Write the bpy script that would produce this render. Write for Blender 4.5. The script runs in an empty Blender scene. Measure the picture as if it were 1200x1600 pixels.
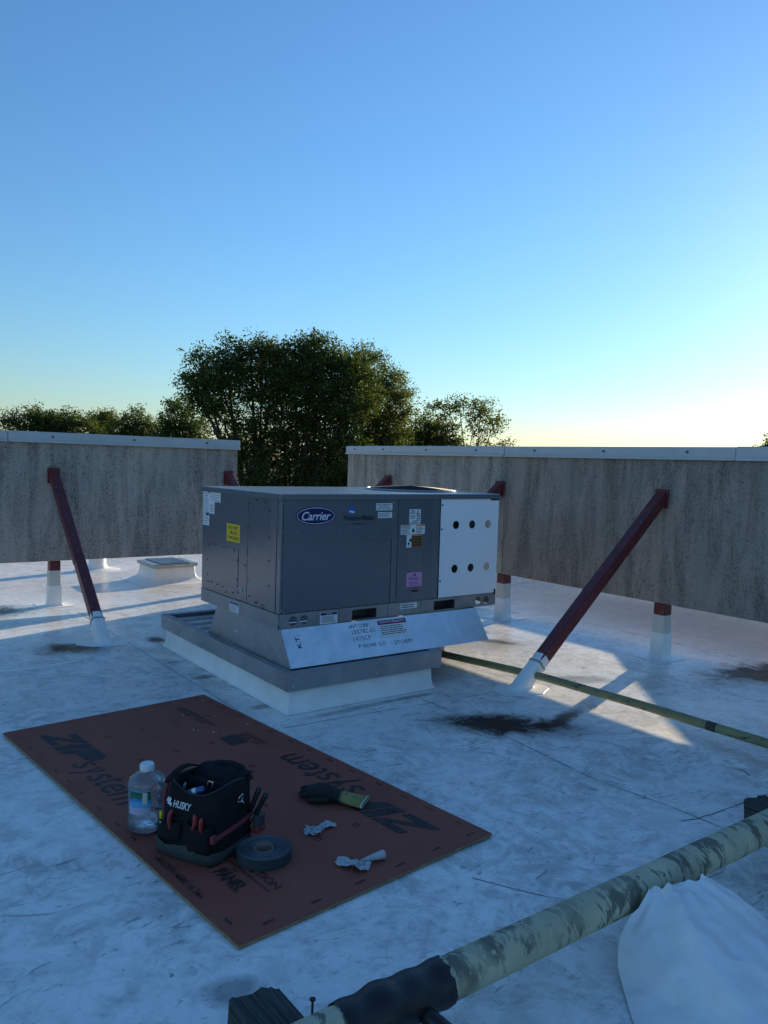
import bpy, bmesh, math, random
import numpy as np
from mathutils import Matrix, Vector, noise as mnoise

S = bpy.context.scene
C = S.collection
R = math.radians
V = Vector

# ------------------------------------------------------------------ camera
cam_d = bpy.data.cameras.new('camera')
cam = bpy.data.objects.new('camera', cam_d)
C.objects.link(cam)
rx = V((0.8080, -0.5885, 0.0300)).normalized()
fw = V((0.5897, 0.8051, -0.0631)).normalized()
up = rx.cross(fw).normalized()
rx = fw.cross(up).normalized()
cam.matrix_world = Matrix(((rx.x, up.x, -fw.x, 0.0), (rx.y, up.y, -fw.y, 0.0), (rx.z, up.z, -fw.z, 1.5528), (0, 0, 0, 1)))
cam_d.sensor_fit = 'VERTICAL'
cam_d.sensor_height = 24.0
cam_d.lens = 24.0 * 1232.0 / 1600.0
cam_d.clip_start = 0.05
cam_d.clip_end = 6000
S.camera = cam

# ------------------------------------------------------------------ sky and sun
SUN_AZ, SUN_EL = R(19.0), R(13.9)
world = bpy.data.worlds.new('World')
S.world = world
world.use_nodes = True
wn = world.node_tree
wn.nodes.clear()
sky = wn.nodes.new('ShaderNodeTexSky')
sky.sky_type = 'NISHITA'
sky.sun_disc = False
sky.sun_elevation = SUN_EL
sky.sun_rotation = math.pi / 2 - SUN_AZ
sky.altitude = 0
sky.air_density = 1.4
sky.dust_density = 0.15
sky.ozone_density = 7.0
bg = wn.nodes.new('ShaderNodeBackground')
bg.inputs['Strength'].default_value = 0.15
wo = wn.nodes.new('ShaderNodeOutputWorld')
wn.links.new(sky.outputs[0], bg.inputs[0])
wn.links.new(bg.outputs[0], wo.inputs[0])

sun_d = bpy.data.lights.new('sun', 'SUN')
sun_d.energy = 5.0
sun_d.angle = R(0.6)
sun_d.color = (1.0, 0.84, 0.58)
sun = bpy.data.objects.new('sun', sun_d)
C.objects.link(sun)
sdir = V((math.cos(SUN_EL) * math.cos(SUN_AZ), math.cos(SUN_EL) * math.sin(SUN_AZ), math.sin(SUN_EL)))
sun.rotation_euler = sdir.to_track_quat('Z', 'Y').to_euler()
sun.location = sdir * 60

S.view_settings.view_transform = 'Standard'
S.view_settings.look = 'None'
S.view_settings.gamma = 1.0
S.view_settings.exposure = 0.38
S.view_settings.use_curve_mapping = False
S.render.engine = 'CYCLES'
S.cycles.use_denoising = True
S.cycles.max_bounces = 6
S.cycles.transparent_max_bounces = 12
S.cycles.caustics_reflective = False
S.cycles.caustics_refractive = False

# ------------------------------------------------------------------ helpers: tags
def tag(o, label=None, cat=None, group=None, kind=None):
    if label: o['label'] = label
    if cat: o['category'] = cat
    if group: o['group'] = group
    if kind: o['kind'] = kind
    return o

def empty(name, loc=(0, 0, 0), rz=0.0):
    o = bpy.data.objects.new(name, None)
    C.objects.link(o)
    o.location = loc
    o.rotation_euler = (0, 0, rz)
    o.empty_display_size = 0.1
    return o

def link_mesh(name, me, mat, parent=None):
    o = bpy.data.objects.new(name, me)
    C.objects.link(o)
    if mat is not None and not me.materials:
        me.materials.append(mat)
    if parent is not None:
        o.parent = parent
    return o

# ------------------------------------------------------------------ helpers: mesh builder
class MB:
    def __init__(self):
        self.v = []
        self.f = []
    def add(self, vs, fs):
        b = len(self.v)
        self.v.extend([tuple(x) for x in vs])
        self.f.extend([tuple(i + b for i in f) for f in fs])
        return self
    def box(self, lo, hi):
        x0, y0, z0 = lo; x1, y1, z1 = hi
        return self.add([(x0, y0, z0), (x1, y0, z0), (x1, y1, z0), (x0, y1, z0), (x0, y0, z1), (x1, y0, z1), (x1, y1, z1), (x0, y1, z1)],
                        [(0, 3, 2, 1), (4, 5, 6, 7), (0, 1, 5, 4), (1, 2, 6, 5), (2, 3, 7, 6), (3, 0, 4, 7)])
    def quad(self, a, b, c, d):
        return self.add([a, b, c, d], [(0, 1, 2, 3)])
    def loft(self, rings, cap0=True, cap1=True, closed=True):
        n = len(rings[0]); b = len(self.v)
        for r in rings: self.v.extend([tuple(p) for p in r])
        m = n if closed else n - 1
        for i in range(len(rings) - 1):
            for j in range(m):
                k = (j + 1) % n
                self.f.append((b + i * n + j, b + i * n + k, b + (i + 1) * n + k, b + (i + 1) * n + j))
        if cap0: self.f.append(tuple(b + j for j in reversed(range(n))))
        if cap1: self.f.append(tuple(b + (len(rings) - 1) * n + j for j in range(n)))
        return self
    def lathe(self, prof, n=32, c=(0, 0, 0), cap0=True, cap1=True):
        rings = [[(c[0] + r * math.cos(2 * math.pi * j / n), c[1] + r * math.sin(2 * math.pi * j / n), c[2] + z) for j in range(n)] for r, z in prof]
        return self.loft(rings, cap0, cap1)
    def tube(self, path, r, n=12, caps=True):
        path = [V(p) for p in path]
        rr = r if isinstance(r, (list, tuple)) else [r] * len(path)
        rings = []
        prev = None
        for i, p in enumerate(path):
            t = (path[min(i + 1, len(path) - 1)] - path[max(i - 1, 0)]).normalized()
            if prev is None:
                a = V((0, 0, 1)) if abs(t.z) < 0.9 else V((1, 0, 0))
                u = t.cross(a).normalized()
            else:
                u = (prev - t * prev.dot(t)).normalized()
            prev = u
            w = t.cross(u).normalized()
            rings.append([p + (u * math.cos(2 * math.pi * j / n) + w * math.sin(2 * math.pi * j / n)) * rr[i] for j in range(n)])
        return self.loft(rings, caps, caps)
    def beam(self, p0, p1, w, h, upv=(0, 0, 1)):
        p0, p1 = V(p0), V(p1)
        t = (p1 - p0).normalized()
        s = t.cross(V(upv)).normalized(); q = s.cross(t).normalized()
        rings = [[p + s * (sx * w / 2) + q * (sy * h / 2) for sx, sy in ((-1, -1), (1, -1), (1, 1), (-1, 1))] for p in (p0, p1)]
        return self.loft(rings)
    def mesh(self, name):
        me = bpy.data.meshes.new(name)
        me.from_pydata([tuple(x) for x in self.v], [], self.f)
        me.validate()
        return me
    def build(self, name, mat, parent=None, smooth=False, bevel=0.0, seg=2, fix=True, auto=None):
        me = self.mesh(name)
        if fix or bevel:
            bm = bmesh.new(); bm.from_mesh(me)
            if fix: bmesh.ops.recalc_face_normals(bm, faces=bm.faces)
            if bevel:
                es = [e for e in bm.edges if len(e.link_faces) == 2 and e.calc_face_angle(0) > 0.5]
                bmesh.ops.bevel(bm, geom=es, offset=bevel, segments=seg, profile=0.5, affect='EDGES', clamp_overlap=True)
            bm.to_mesh(me); bm.free()
        if smooth:
            me.polygons.foreach_set('use_smooth', [True] * len(me.polygons))
            if auto:
                me.set_sharp_from_angle(angle=R(auto))
        o = link_mesh(name, me, mat, parent)
        return o

def box(name, lo, hi, mat, parent=None, bevel=0.003):
    return MB().box(lo, hi).build(name, mat, parent, bevel=bevel, seg=2)

def frame(o, x, y, z):
    x, y, z, o = V(x).normalized(), V(y).normalized(), V(z).normalized(), V(o)
    return Matrix(((x.x, y.x, z.x, o.x), (x.y, y.y, z.y, o.y), (x.z, y.z, z.z, o.z), (0, 0, 0, 1)))

def curve_mesh(cu, name):
    o = bpy.data.objects.new('tmp', cu)
    C.objects.link(o)
    dg = bpy.context.evaluated_depsgraph_get()
    me = bpy.data.meshes.new_from_object(o.evaluated_get(dg), depsgraph=dg)
    bpy.data.objects.remove(o)
    me.name = name
    return me

def plate(name, outer, holes, thick, mat, parent, M):
    """flat plate with real holes, drawn in the local x,y plane of M, thickness along local z (front at z=0)"""
    cu = bpy.data.curves.new('tmp', 'CURVE')
    cu.dimensions = '2D'; cu.fill_mode = 'BOTH'; cu.extrude = thick / 2
    for loop in [outer] + list(holes):
        sp = cu.splines.new('POLY'); sp.points.add(len(loop) - 1)
        for i, (x, y) in enumerate(loop): sp.points[i].co = (x, y, 0, 1)
        sp.use_cyclic_u = True
    me = curve_mesh(cu, name)
    me.transform(M @ Matrix.Translation((0, 0, -thick / 2)))
    me.materials.clear()
    return link_mesh(name, me, mat, parent)

def circle(x, y, r, n=28, ry=None):
    return [(x + r * math.cos(2 * math.pi * i / n), y + (ry or r) * math.sin(2 * math.pi * i / n)) for i in range(n)]
def rect(x0, y0, x1, y1):
    return [(x0, y0), (x1, y0), (x1, y1), (x0, y1)]

def text_mesh(s, x0, y0, x1, y1, shear=0.0, bold=0.0, spacing=1.0, line=1.0, align='LEFT'):
    cu = bpy.data.curves.new('tmp', 'FONT')
    cu.body = s; cu.size = 1.0; cu.shear = shear; cu.offset = bold; cu.resolution_u = 3
    cu.space_character = spacing; cu.space_line = line; cu.align_x = align
    me = curve_mesh(cu, 'lettering')
    n = len(me.vertices); co = np.empty(n * 3); me.vertices.foreach_get('co', co); co = co.reshape(-1, 3)
    lo, hi = co.min(0), co.max(0)
    co[:, 0] = x0 + (co[:, 0] - lo[0]) / max(hi[0] - lo[0], 1e-6) * (x1 - x0)
    co[:, 1] = y0 + (co[:, 1] - lo[1]) / max(hi[1] - lo[1], 1e-6) * (y1 - y0)
    co[:, 2] = 0
    me.vertices.foreach_set('co', co.ravel())
    me.materials.clear()
    return me

def text(s, x0, y0, x1, y1, mat, parent, M, off=0.0012, name='lettering', **kw):
    me = text_mesh(s, x0, y0, x1, y1, **kw)
    me.transform(M @ Matrix.Translation((0, 0, off)))
    return link_mesh(name, me, mat, parent)

def flat(name, loops, mat, parent, M, off=0.001, thick=0.0006):
    """thin printed or glued shape: list of outer loops in local x,y"""
    mb = MB()
    for lp in loops:
        n = len(lp)
        a = [M @ V((x, y, off)) for x, y in lp]; b = [M @ V((x, y, off - thick)) for x, y in lp]
        mb.add(a + b, [tuple(range(n))] + [(i, i + n, (i + 1) % n + n, (i + 1) % n) for i in range(n)])
    return mb.build(name, mat, parent, fix=False)

def print_lines(x0, y0, x1, y1, n, rnd, ragged=0.25, fill=0.45):
    """rows of tiny words, too small to read in the photograph"""
    out = []
    h = (y1 - y0) / n
    for i in range(n):
        y = y1 - (i + 0.5) * h
        x = x0
        end = x1 - (x1 - x0) * ragged * rnd.random()
        while x < end:
            w = min((x1 - x0) * rnd.uniform(0.05, 0.16), end - x)
            out.append(rect(x, y - h * fill / 2, x + w, y + h * fill / 2))
            x += w + (x1 - x0) * 0.025
    return out

# ------------------------------------------------------------------ helpers: materials
def nd(nt, t, **kw):
    n = nt.nodes.new(t)
    for k, v in kw.items():
        if k in n.inputs: n.inputs[k].default_value = v
        else: setattr(n, k, v)
    return n

def new_mat(name):
    m = bpy.data.materials.new(name); m.use_nodes = True
    nt = m.node_tree
    return m, nt, nt.nodes['Principled BSDF']

def noise(nt, vec, scale, detail=6, rough=0.6, dist=0.0):
    n = nd(nt, 'ShaderNodeTexNoise', Scale=scale, Detail=detail, Roughness=rough, Distortion=dist)
    nt.links.new(vec, n.inputs['Vector'])
    return n.outputs['Fac']

def ramp(nt, fac, a, b, c0=(0, 0, 0, 1), c1=(1, 1, 1, 1)):
    r = nd(nt, 'ShaderNodeValToRGB')
    r.color_ramp.elements[0].position = a; r.color_ramp.elements[1].position = b
    r.color_ramp.elements[0].color = c0; r.color_ramp.elements[1].color = c1
    nt.links.new(fac, r.inputs[0])
    return r.outputs[0]

def math_(nt, op, a, b=None, clamp=False):
    n = nd(nt, 'ShaderNodeMath', operation=op, use_clamp=clamp)
    for i, x in enumerate((a, b)):
        if x is None: continue
        if isinstance(x, (int, float)): n.inputs[i].default_value = x
        else: nt.links.new(x, n.inputs[i])
    return n.outputs[0]

def mix(nt, fac, a, b, mode='MIX'):
    n = nd(nt, 'ShaderNodeMix', data_type='RGBA', blend_type=mode)
    for sock, x in ((n.inputs['Factor'], fac), (n.inputs[6], a), (n.inputs[7], b)):
        if isinstance(x, (int, float)): sock.default_value = x
        elif isinstance(x, tuple): sock.default_value = x if len(x) == 4 else x + (1,)
        else: nt.links.new(x, sock)
    return n.outputs[2]

def mapping(nt, vec, scale=(1, 1, 1), rot=(0, 0, 0), loc=(0, 0, 0)):
    n = nd(nt, 'ShaderNodeMapping')
    n.inputs['Scale'].default_value = scale; n.inputs['Rotation'].default_value = rot; n.inputs['Location'].default_value = loc
    nt.links.new(vec, n.inputs['Vector'])
    return n.outputs[0]

def coords(nt, kind='Object'):
    return nd(nt, 'ShaderNodeTexCoord').outputs[kind]

def bump(nt, bs, h, strength=0.3, dist=0.01):
    b = nd(nt, 'ShaderNodeBump', Strength=strength, Distance=dist)
    nt.links.new(h, b.inputs['Height'])
    nt.links.new(b.outputs[0], bs.inputs['Normal'])

def simple(name, col, rough=0.5, metal=0.0, var=0.12, scale=8.0, bmp=0.0, bscale=60.0, rvar=0.08, spec=None):
    m, nt, bs = new_mat(name)
    co = coords(nt)
    n = noise(nt, co, scale, 6, 0.65)
    f = ramp(nt, n, 0.3, 0.7)
    c0 = tuple(max(0, c * (1 - var)) for c in col); c1 = tuple(min(1, c * (1 + var)) for c in col)
    nt.links.new(mix(nt, f, c0, c1), bs.inputs['Base Color'])
    n2 = noise(nt, co, scale * 2.7, 5, 0.6)
    mr = nd(nt, 'ShaderNodeMapRange')
    mr.inputs['To Min'].default_value = max(0.02, rough - rvar); mr.inputs['To Max'].default_value = min(1, rough + rvar)
    nt.links.new(n2, mr.inputs['Value'])
    nt.links.new(mr.outputs[0], bs.inputs['Roughness'])
    bs.inputs['Metallic'].default_value = metal
    if spec is not None: bs.inputs['Specular IOR Level'].default_value = spec
    if bmp: bump(nt, bs, noise(nt, co, bscale, 4, 0.6), bmp, 0.004)
    return m

def roof_material():
    m, nt, bs = new_mat('roof_membrane')
    co = coords(nt)
    warp = nd(nt, 'ShaderNodeTexNoise', Scale=2.2, Detail=4.0)
    nt.links.new(co, warp.inputs['Vector'])
    big = noise(nt, co, 0.9, 9, 0.66, 0.5)
    med = noise(nt, co, 4.2, 9, 0.72, 1.1)
    fin = noise(nt, co, 17.0, 8, 0.75, 0.6)
    vfine = noise(nt, co, 85.0, 4, 0.7)
    dirt = math_(nt, 'MULTIPLY', ramp(nt, med, 0.42, 0.60), ramp(nt, big, 0.34, 0.60))
    smud = math_(nt, 'MULTIPLY', ramp(nt, fin, 0.46, 0.62), ramp(nt, med, 0.44, 0.60))
    # scuffs in three directions
    sc = None
    for i, (ang, sx, sy, t) in enumerate(((10, 7, 24, .625), (80, 9, 30, .635), (-45, 6, 36, .63))):
        wv = nd(nt, 'ShaderNodeTexNoise', Scale=0.9 + 0.5 * i, Detail=2.0)
        nt.links.new(mapping(nt, co, (1, 1, 1), (0, 0, 0), (3.7 * i, 9.1 * i, 0)), wv.inputs['Vector'])
        vs = nd(nt, 'ShaderNodeVectorMath', operation='SCALE'); vs.inputs['Scale'].default_value = 0.55
        nt.links.new(wv.outputs['Color'], vs.inputs[0])
        va = nd(nt, 'ShaderNodeVectorMath', operation='ADD'); nt.links.new(co, va.inputs[0]); nt.links.new(vs.outputs[0], va.inputs[1])
        mp = mapping(nt, va.outputs[0], (sx, sy, 1), (0, 0, R(ang)), (i * 7.3, i * 3.1, 0))
        s = ramp(nt, noise(nt, mp, 1.0, 5, 0.62, 0.9), t, t + .03)
        gate = ramp(nt, noise(nt, mapping(nt, co, (1, 1, 1), (0, 0, 0), (i * 11.0, 5, 0)), 2.6, 5, 0.6), 0.44, 0.56)
        s = math_(nt, 'MULTIPLY', s, gate)
        sc = s if sc is None else math_(nt, 'MAXIMUM', sc, s)
    mot = math_(nt, 'MULTIPLY', ramp(nt, noise(nt, va.outputs[0], 7.5, 10, 0.78, 0.7), 0.475, 0.575), ramp(nt, big, 0.30, 0.56))
    specks = ramp(nt, noise(nt, co, 46, 3, 0.5, 0.4), 0.70, 0.73)
    c = mix(nt, dirt, (0.94, 0.91, 0.86), (0.76, 0.73, 0.68))
    c = mix(nt, math_(nt, 'MULTIPLY', mot, 0.66), c, (0.47, 0.45, 0.42))
    c = mix(nt, math_(nt, 'MULTIPLY', smud, 0.7), c, (0.38, 0.36, 0.335))
    c = mix(nt, math_(nt, 'MULTIPLY', sc, 0.62), c, (0.15, 0.155, 0.16))
    c = mix(nt, math_(nt, 'MULTIPLY', specks, 0.7), c, (0.10, 0.10, 0.09))
    # rusty-brown silt where water stands along the screen wall and near the unit's right end
    def blob(x, y, rx_, ry_, rot, lo, hi, wob=0.9):
        sub = nd(nt, 'ShaderNodeVectorMath', operation='SUBTRACT')
        nt.links.new(co, sub.inputs[0]); sub.inputs[1].default_value = (x, y, 0)
        mp = mapping(nt, sub.outputs[0], (1 / rx_, 1 / ry_, 0), (0, 0, 0))
        rt = nd(nt, 'ShaderNodeVectorRotate', rotation_type='Z_AXIS'); rt.inputs['Angle'].default_value = R(rot)
        nt.links.new(sub.outputs[0], rt.inputs['Vector'])
        mp = mapping(nt, rt.outputs[0], (1 / rx_, 1 / ry_, 0))
        ln = nd(nt, 'ShaderNodeVectorMath', operation='LENGTH'); nt.links.new(mp, ln.inputs[0])
        d = math_(nt, 'ADD', ln.outputs['Value'], math_(nt, 'MULTIPLY', math_(nt, 'SUBTRACT', med, 0.5), wob * 2))
        d = math_(nt, 'ADD', d, math_(nt, 'MULTIPLY', math_(nt, 'SUBTRACT', fin, 0.5), wob))
        return ramp(nt, d, lo, hi, (1, 1, 1, 1), (0, 0, 0, 1))
    for x, y, a, b, r_, k, col in ((4.75, 4.95, .60, .35, 20, .55, (0.34, 0.27, 0.20)), (7.1, 4.6, 1.1, 3.4, 0, .8, (0.56, 0.47, 0.39)),
                                   (4.0, 4.72, .30, .12, 0, .6, (0.40, 0.28, 0.18)), (2.9, 9.3, 1.9, 1.5, 0, .45, (0.50, 0.46, 0.42))):
        c = mix(nt, math_(nt, 'MULTIPLY', blob(x, y, a, b, r_, 0.35, 1.25), k), c, col)
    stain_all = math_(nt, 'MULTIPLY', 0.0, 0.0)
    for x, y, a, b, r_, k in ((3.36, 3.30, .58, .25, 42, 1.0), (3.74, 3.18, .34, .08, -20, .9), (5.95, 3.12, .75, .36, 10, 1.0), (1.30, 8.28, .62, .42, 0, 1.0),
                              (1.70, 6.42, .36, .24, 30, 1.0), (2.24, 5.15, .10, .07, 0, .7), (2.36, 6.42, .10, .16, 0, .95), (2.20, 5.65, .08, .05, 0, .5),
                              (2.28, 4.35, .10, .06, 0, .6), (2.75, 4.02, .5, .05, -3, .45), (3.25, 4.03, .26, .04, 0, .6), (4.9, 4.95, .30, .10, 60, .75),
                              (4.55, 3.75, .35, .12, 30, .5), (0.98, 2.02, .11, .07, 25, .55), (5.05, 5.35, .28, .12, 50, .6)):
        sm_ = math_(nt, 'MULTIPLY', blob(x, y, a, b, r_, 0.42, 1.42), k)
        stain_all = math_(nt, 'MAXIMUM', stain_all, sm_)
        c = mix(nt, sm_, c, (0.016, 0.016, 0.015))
    # white dried splashes
    for x, y, a, b in ((5.0, 5.1, .16, .10), (5.2, 5.25, .12, .08), (4.35, 2.75, .12, .07), (4.2, 2.55, .15, .06), (4.55, 2.9, .09, .05), (5.15, 4.9, .1, .08)):
        c = mix(nt, math_(nt, 'MULTIPLY', blob(x, y, a, b, 15, 0.7, 0.95), 0.75), c, (0.78, 0.79, 0.80))
    nt.links.new(c, bs.inputs['Base Color'])
    nt.links.new(math_(nt, 'SUBTRACT', 0.42, math_(nt, 'MULTIPLY', stain_all, 0.36)), bs.inputs['Specular IOR Level'])
    rr = nd(nt, 'ShaderNodeMapRange'); rr.inputs['From Min'].default_value = 0.35; rr.inputs['From Max'].default_value = 0.65
    rr.inputs['To Min'].default_value = 0.24; rr.inputs['To Max'].default_value = 0.46
    nt.links.new(big, rr.inputs['Value']); nt.links.new(rr.outputs[0], bs.inputs['Roughness'])
    hgt = math_(nt, 'ADD', math_(nt, 'MULTIPLY', big, 3.0), math_(nt, 'ADD', med, math_(nt, 'MULTIPLY', vfine, 0.10)))
    bump(nt, bs, hgt, 0.22, 0.012)
    return m

def concrete_material(name, a, b, dark, seed):
    m, nt, bs = new_mat(name)
    co = mapping(nt, coords(nt), (1, 1, 1), (0, 0, 0), (seed, seed * 2, 0))
    st = noise(nt, mapping(nt, co, (1.9, 1.9, 0.30)), 1.0, 7, 0.64, 0.3)
    st2 = noise(nt, mapping(nt, co, (6.0, 6.0, 1.0)), 1.0, 8, 0.76, 0.3)
    blot = noise(nt, co, 3.2, 7, 0.65, 0.6)
    agg = nd(nt, 'ShaderNodeTexVoronoi', Scale=70.0); nt.links.new(co, agg.inputs['Vector'])
    ag2 = nd(nt, 'ShaderNodeTexVoronoi', Scale=30.0); nt.links.new(co, ag2.inputs['Vector'])
    sp = noise(nt, mapping(nt, co, (1, 1, 0.75)), 78, 6, 0.78)
    c = mix(nt, ramp(nt, st, 0.38, 0.62), a, b)
    c = mix(nt, math_(nt, 'MULTIPLY', ramp(nt, blot, 0.42, 0.66), 0.5), c, tuple(x * k for x, k in zip(a, (0.78, 0.92, 0.92))))
    grey = math_(nt, 'MULTIPLY', ramp(nt, st2, 0.43, 0.58), 0.95)
    c = mix(nt, math_(nt, 'MULTIPLY', grey, 0.6), c, dark)
    pit = ramp(nt, math_(nt, 'ADD', sp, math_(nt, 'MULTIPLY', math_(nt, 'SUBTRACT', st2, 0.5), 0.35)), 0.535, 0.60)
    c = mix(nt, math_(nt, 'MULTIPLY', pit, 0.9), c, (0.105, 0.092, 0.083))
    hole = ramp(nt, ag2.outputs['Distance'], 0.06, 0.10, (1, 1, 1, 1), (0, 0, 0, 1))
    pick = ramp(nt, ag2.outputs['Color'], 0.72, 0.76)
    c = mix(nt, math_(nt, 'MULTIPLY', math_(nt, 'MULTIPLY', hole, pick), 0.6), c, (0.02, 0.02, 0.024))
    sz = nd(nt, 'ShaderNodeSeparateXYZ'); nt.links.new(co, sz.inputs[0])
    hi_ = nd(nt, 'ShaderNodeMapRange'); hi_.inputs['From Min'].default_value = 0.75; hi_.inputs['From Max'].default_value = 1.66; nt.links.new(sz.outputs['Z'], hi_.inputs['Value'])
    run = math_(nt, 'MULTIPLY', ramp(nt, noise(nt, mapping(nt, co, (8, 8, 0.15)), 1.0, 5, 0.65, 0.2), 0.50, 0.62), math_(nt, 'POWER', hi_.outputs[0], 1.6))
    c = mix(nt, math_(nt, 'MULTIPLY', run, 0.4), c, (0.10, 0.085, 0.075))
    lite = ramp(nt, agg.outputs['Distance'], 0.05, 0.14, (1, 1, 1, 1), (0, 0, 0, 1))
    pk2 = ramp(nt, agg.outputs['Color'], 0.66, 0.70)
    c = mix(nt, math_(nt, 'MULTIPLY', math_(nt, 'MULTIPLY', lite, pk2), 0.55), c, (0.55, 0.53, 0.52))
    nt.links.new(c, bs.inputs['Base Color'])
    bs.inputs['Roughness'].default_value = 0.9
    bs.inputs['Specular IOR Level'].default_value = 0.2
    hh = math_(nt, 'ADD', math_(nt, 'MULTIPLY', agg.outputs['Distance'], -0.8), sp)
    bump(nt, bs, hh, 0.7, 0.006)
    return m

def worn_paint(name, col, wear, wear_amt, rough=0.5, scale=(30, 30, 30), thr=0.60, bmp=0.2, second=None, spec=0.5):
    m, nt, bs = new_mat(name)
    co = coords(nt)
    mp = mapping(nt, co, scale)
    n = noise(nt, mp, 1.0, 8, 0.7, 0.4)
    v = noise(nt, co, 5, 6, 0.6)
    c0 = tuple(c * 0.78 for c in col); c1 = tuple(c * 1.18 for c in col)
    c = mix(nt, ramp(nt, v, 0.3, 0.7), c0, c1)
    gate = ramp(nt, noise(nt, co, 3.1, 4, 0.6), 0.36, 0.50)
    c = mix(nt, math_(nt, 'MULTIPLY', math_(nt, 'MULTIPLY', ramp(nt, n, thr, thr + 0.05), gate), wear_amt), c, wear)
    if second:
        n3 = noise(nt, mapping(nt, co, (9, 9, 9), (0, 0, 0), (4, 9, 2)), 1.0, 8, 0.7, 0.6)
        c = mix(nt, math_(nt, 'MULTIPLY', ramp(nt, n3, 0.62, 0.67), 0.9), c, second)
    nt.links.new(c, bs.inputs['Base Color'])
    bs.inputs['Roughness'].default_value = rough
    bs.inputs['Specular IOR Level'].default_value = spec
    if bmp: bump(nt, bs, n, bmp, 0.003)
    return m

def galvanized(name, col=(0.80, 0.82, 0.84), rough=0.42, metal=0.85):
    m, nt, bs = new_mat(name)
    co = coords(nt)
    vo = nd(nt, 'ShaderNodeTexVoronoi', Scale=26.0); nt.links.new(co, vo.inputs['Vector'])
    n = noise(nt, co, 3.5, 7, 0.7, 0.6)
    c = mix(nt, ramp(nt, n, 0.32, 0.68), tuple(x * 0.72 for x in col), tuple(x * 1.1 for x in col))
    hs = nd(nt, 'ShaderNodeRGBToBW'); nt.links.new(vo.outputs['Color'], hs.inputs[0])
    c = mix(nt, math_(nt, 'MULTIPLY', hs.outputs[0], 0.16), c, tuple(x * 0.6 for x in col))
    nt.links.new(c, bs.inputs['Base Color'])
    bs.inputs['Metallic'].default_value = metal
    mr = nd(nt, 'ShaderNodeMapRange'); mr.inputs['To Min'].default_value = rough - 0.12; mr.inputs['To Max'].default_value = rough + 0.14
    nt.links.new(n, mr.inputs['Value']); nt.links.new(mr.outputs[0], bs.inputs['Roughness'])
    bump(nt, bs, noise(nt, co, 2.2, 3, 0.5), 0.12, 0.02)
    return m

def leaf_material(name, dark, light, warm, transl=0.38):
    m = bpy.data.materials.new(name); m.use_nodes = True
    nt = m.node_tree; nt.nodes.clear()
    g = nd(nt, 'ShaderNodeNewGeometry')
    r = nd(nt, 'ShaderNodeValToRGB')
    r.color_ramp.elements[0].color = dark + (1,); r.color_ramp.elements[1].color = warm + (1,)
    r.color_ramp.elements[1].position = 1.0
    e = r.color_ramp.elements.new(0.94); e.color = light + (1,)
    nt.links.new(g.outputs['Random Per Island'], r.inputs[0])
    big = noise(nt, coords(nt), 0.35, 3, 0.5)
    c = mix(nt, ramp(nt, big, 0.35, 0.65), r.outputs[0], mix(nt, 0.5, r.outputs[0], light))
    d = nd(nt, 'ShaderNodeBsdfPrincipled', Roughness=0.55); d.inputs['Specular IOR Level'].default_value = 0.35
    t = nd(nt, 'ShaderNodeBsdfTranslucent')
    nt.links.new(c, d.inputs['Base Color'])
    nt.links.new(mix(nt, 1.0, c, (1.3, 1.45, 0.6, 1), 'MULTIPLY'), t.inputs[0])
    mx = nd(nt, 'ShaderNodeMixShader'); mx.inputs[0].default_value = transl
    nt.links.new(d.outputs[0], mx.inputs[1]); nt.links.new(t.outputs[0], mx.inputs[2])
    o = nd(nt, 'ShaderNodeOutputMaterial'); nt.links.new(mx.outputs[0], o.inputs[0])
    return m

def clear_plastic(name, tint=(0.93, 0.96, 1.0), haze=0.10):
    m = bpy.data.materials.new(name); m.use_nodes = True
    nt = m.node_tree; nt.nodes.clear()
    tr = nd(nt, 'ShaderNodeBsdfTransparent'); tr.inputs[0].default_value = tint + (1,)
    gl = nd(nt, 'ShaderNodeBsdfGlossy', Roughness=0.06); gl.inputs[0].default_value = (1, 1, 1, 1)
    df = nd(nt, 'ShaderNodeBsdfDiffuse'); df.inputs[0].default_value = (0.75, 0.8, 0.85, 1)
    b = nd(nt, 'ShaderNodeBump', Strength=0.5, Distance=0.01)
    nt.links.new(noise(nt, coords(nt), 28, 3, 0.5, 0.8), b.inputs['Height']); nt.links.new(b.outputs[0], gl.inputs['Normal'])
    lw = nd(nt, 'ShaderNodeFresnel', IOR=1.5)
    nt.links.new(b.outputs[0], lw.inputs['Normal'])
    m1 = nd(nt, 'ShaderNodeMixShader'); nt.links.new(math_(nt, 'MULTIPLY', lw.outputs[0], 1.6, True), m1.inputs[0]); nt.links.new(tr.outputs[0], m1.inputs[1]); nt.links.new(gl.outputs[0], m1.inputs[2])
    m2 = nd(nt, 'ShaderNodeMixShader'); m2.inputs[0].default_value = haze; nt.links.new(m1.outputs[0], m2.inputs[1]); nt.links.new(df.outputs[0], m2.inputs[2])
    o = nd(nt, 'ShaderNodeOutputMaterial'); nt.links.new(m2.outputs[0], o.inputs[0])
    return m

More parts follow.
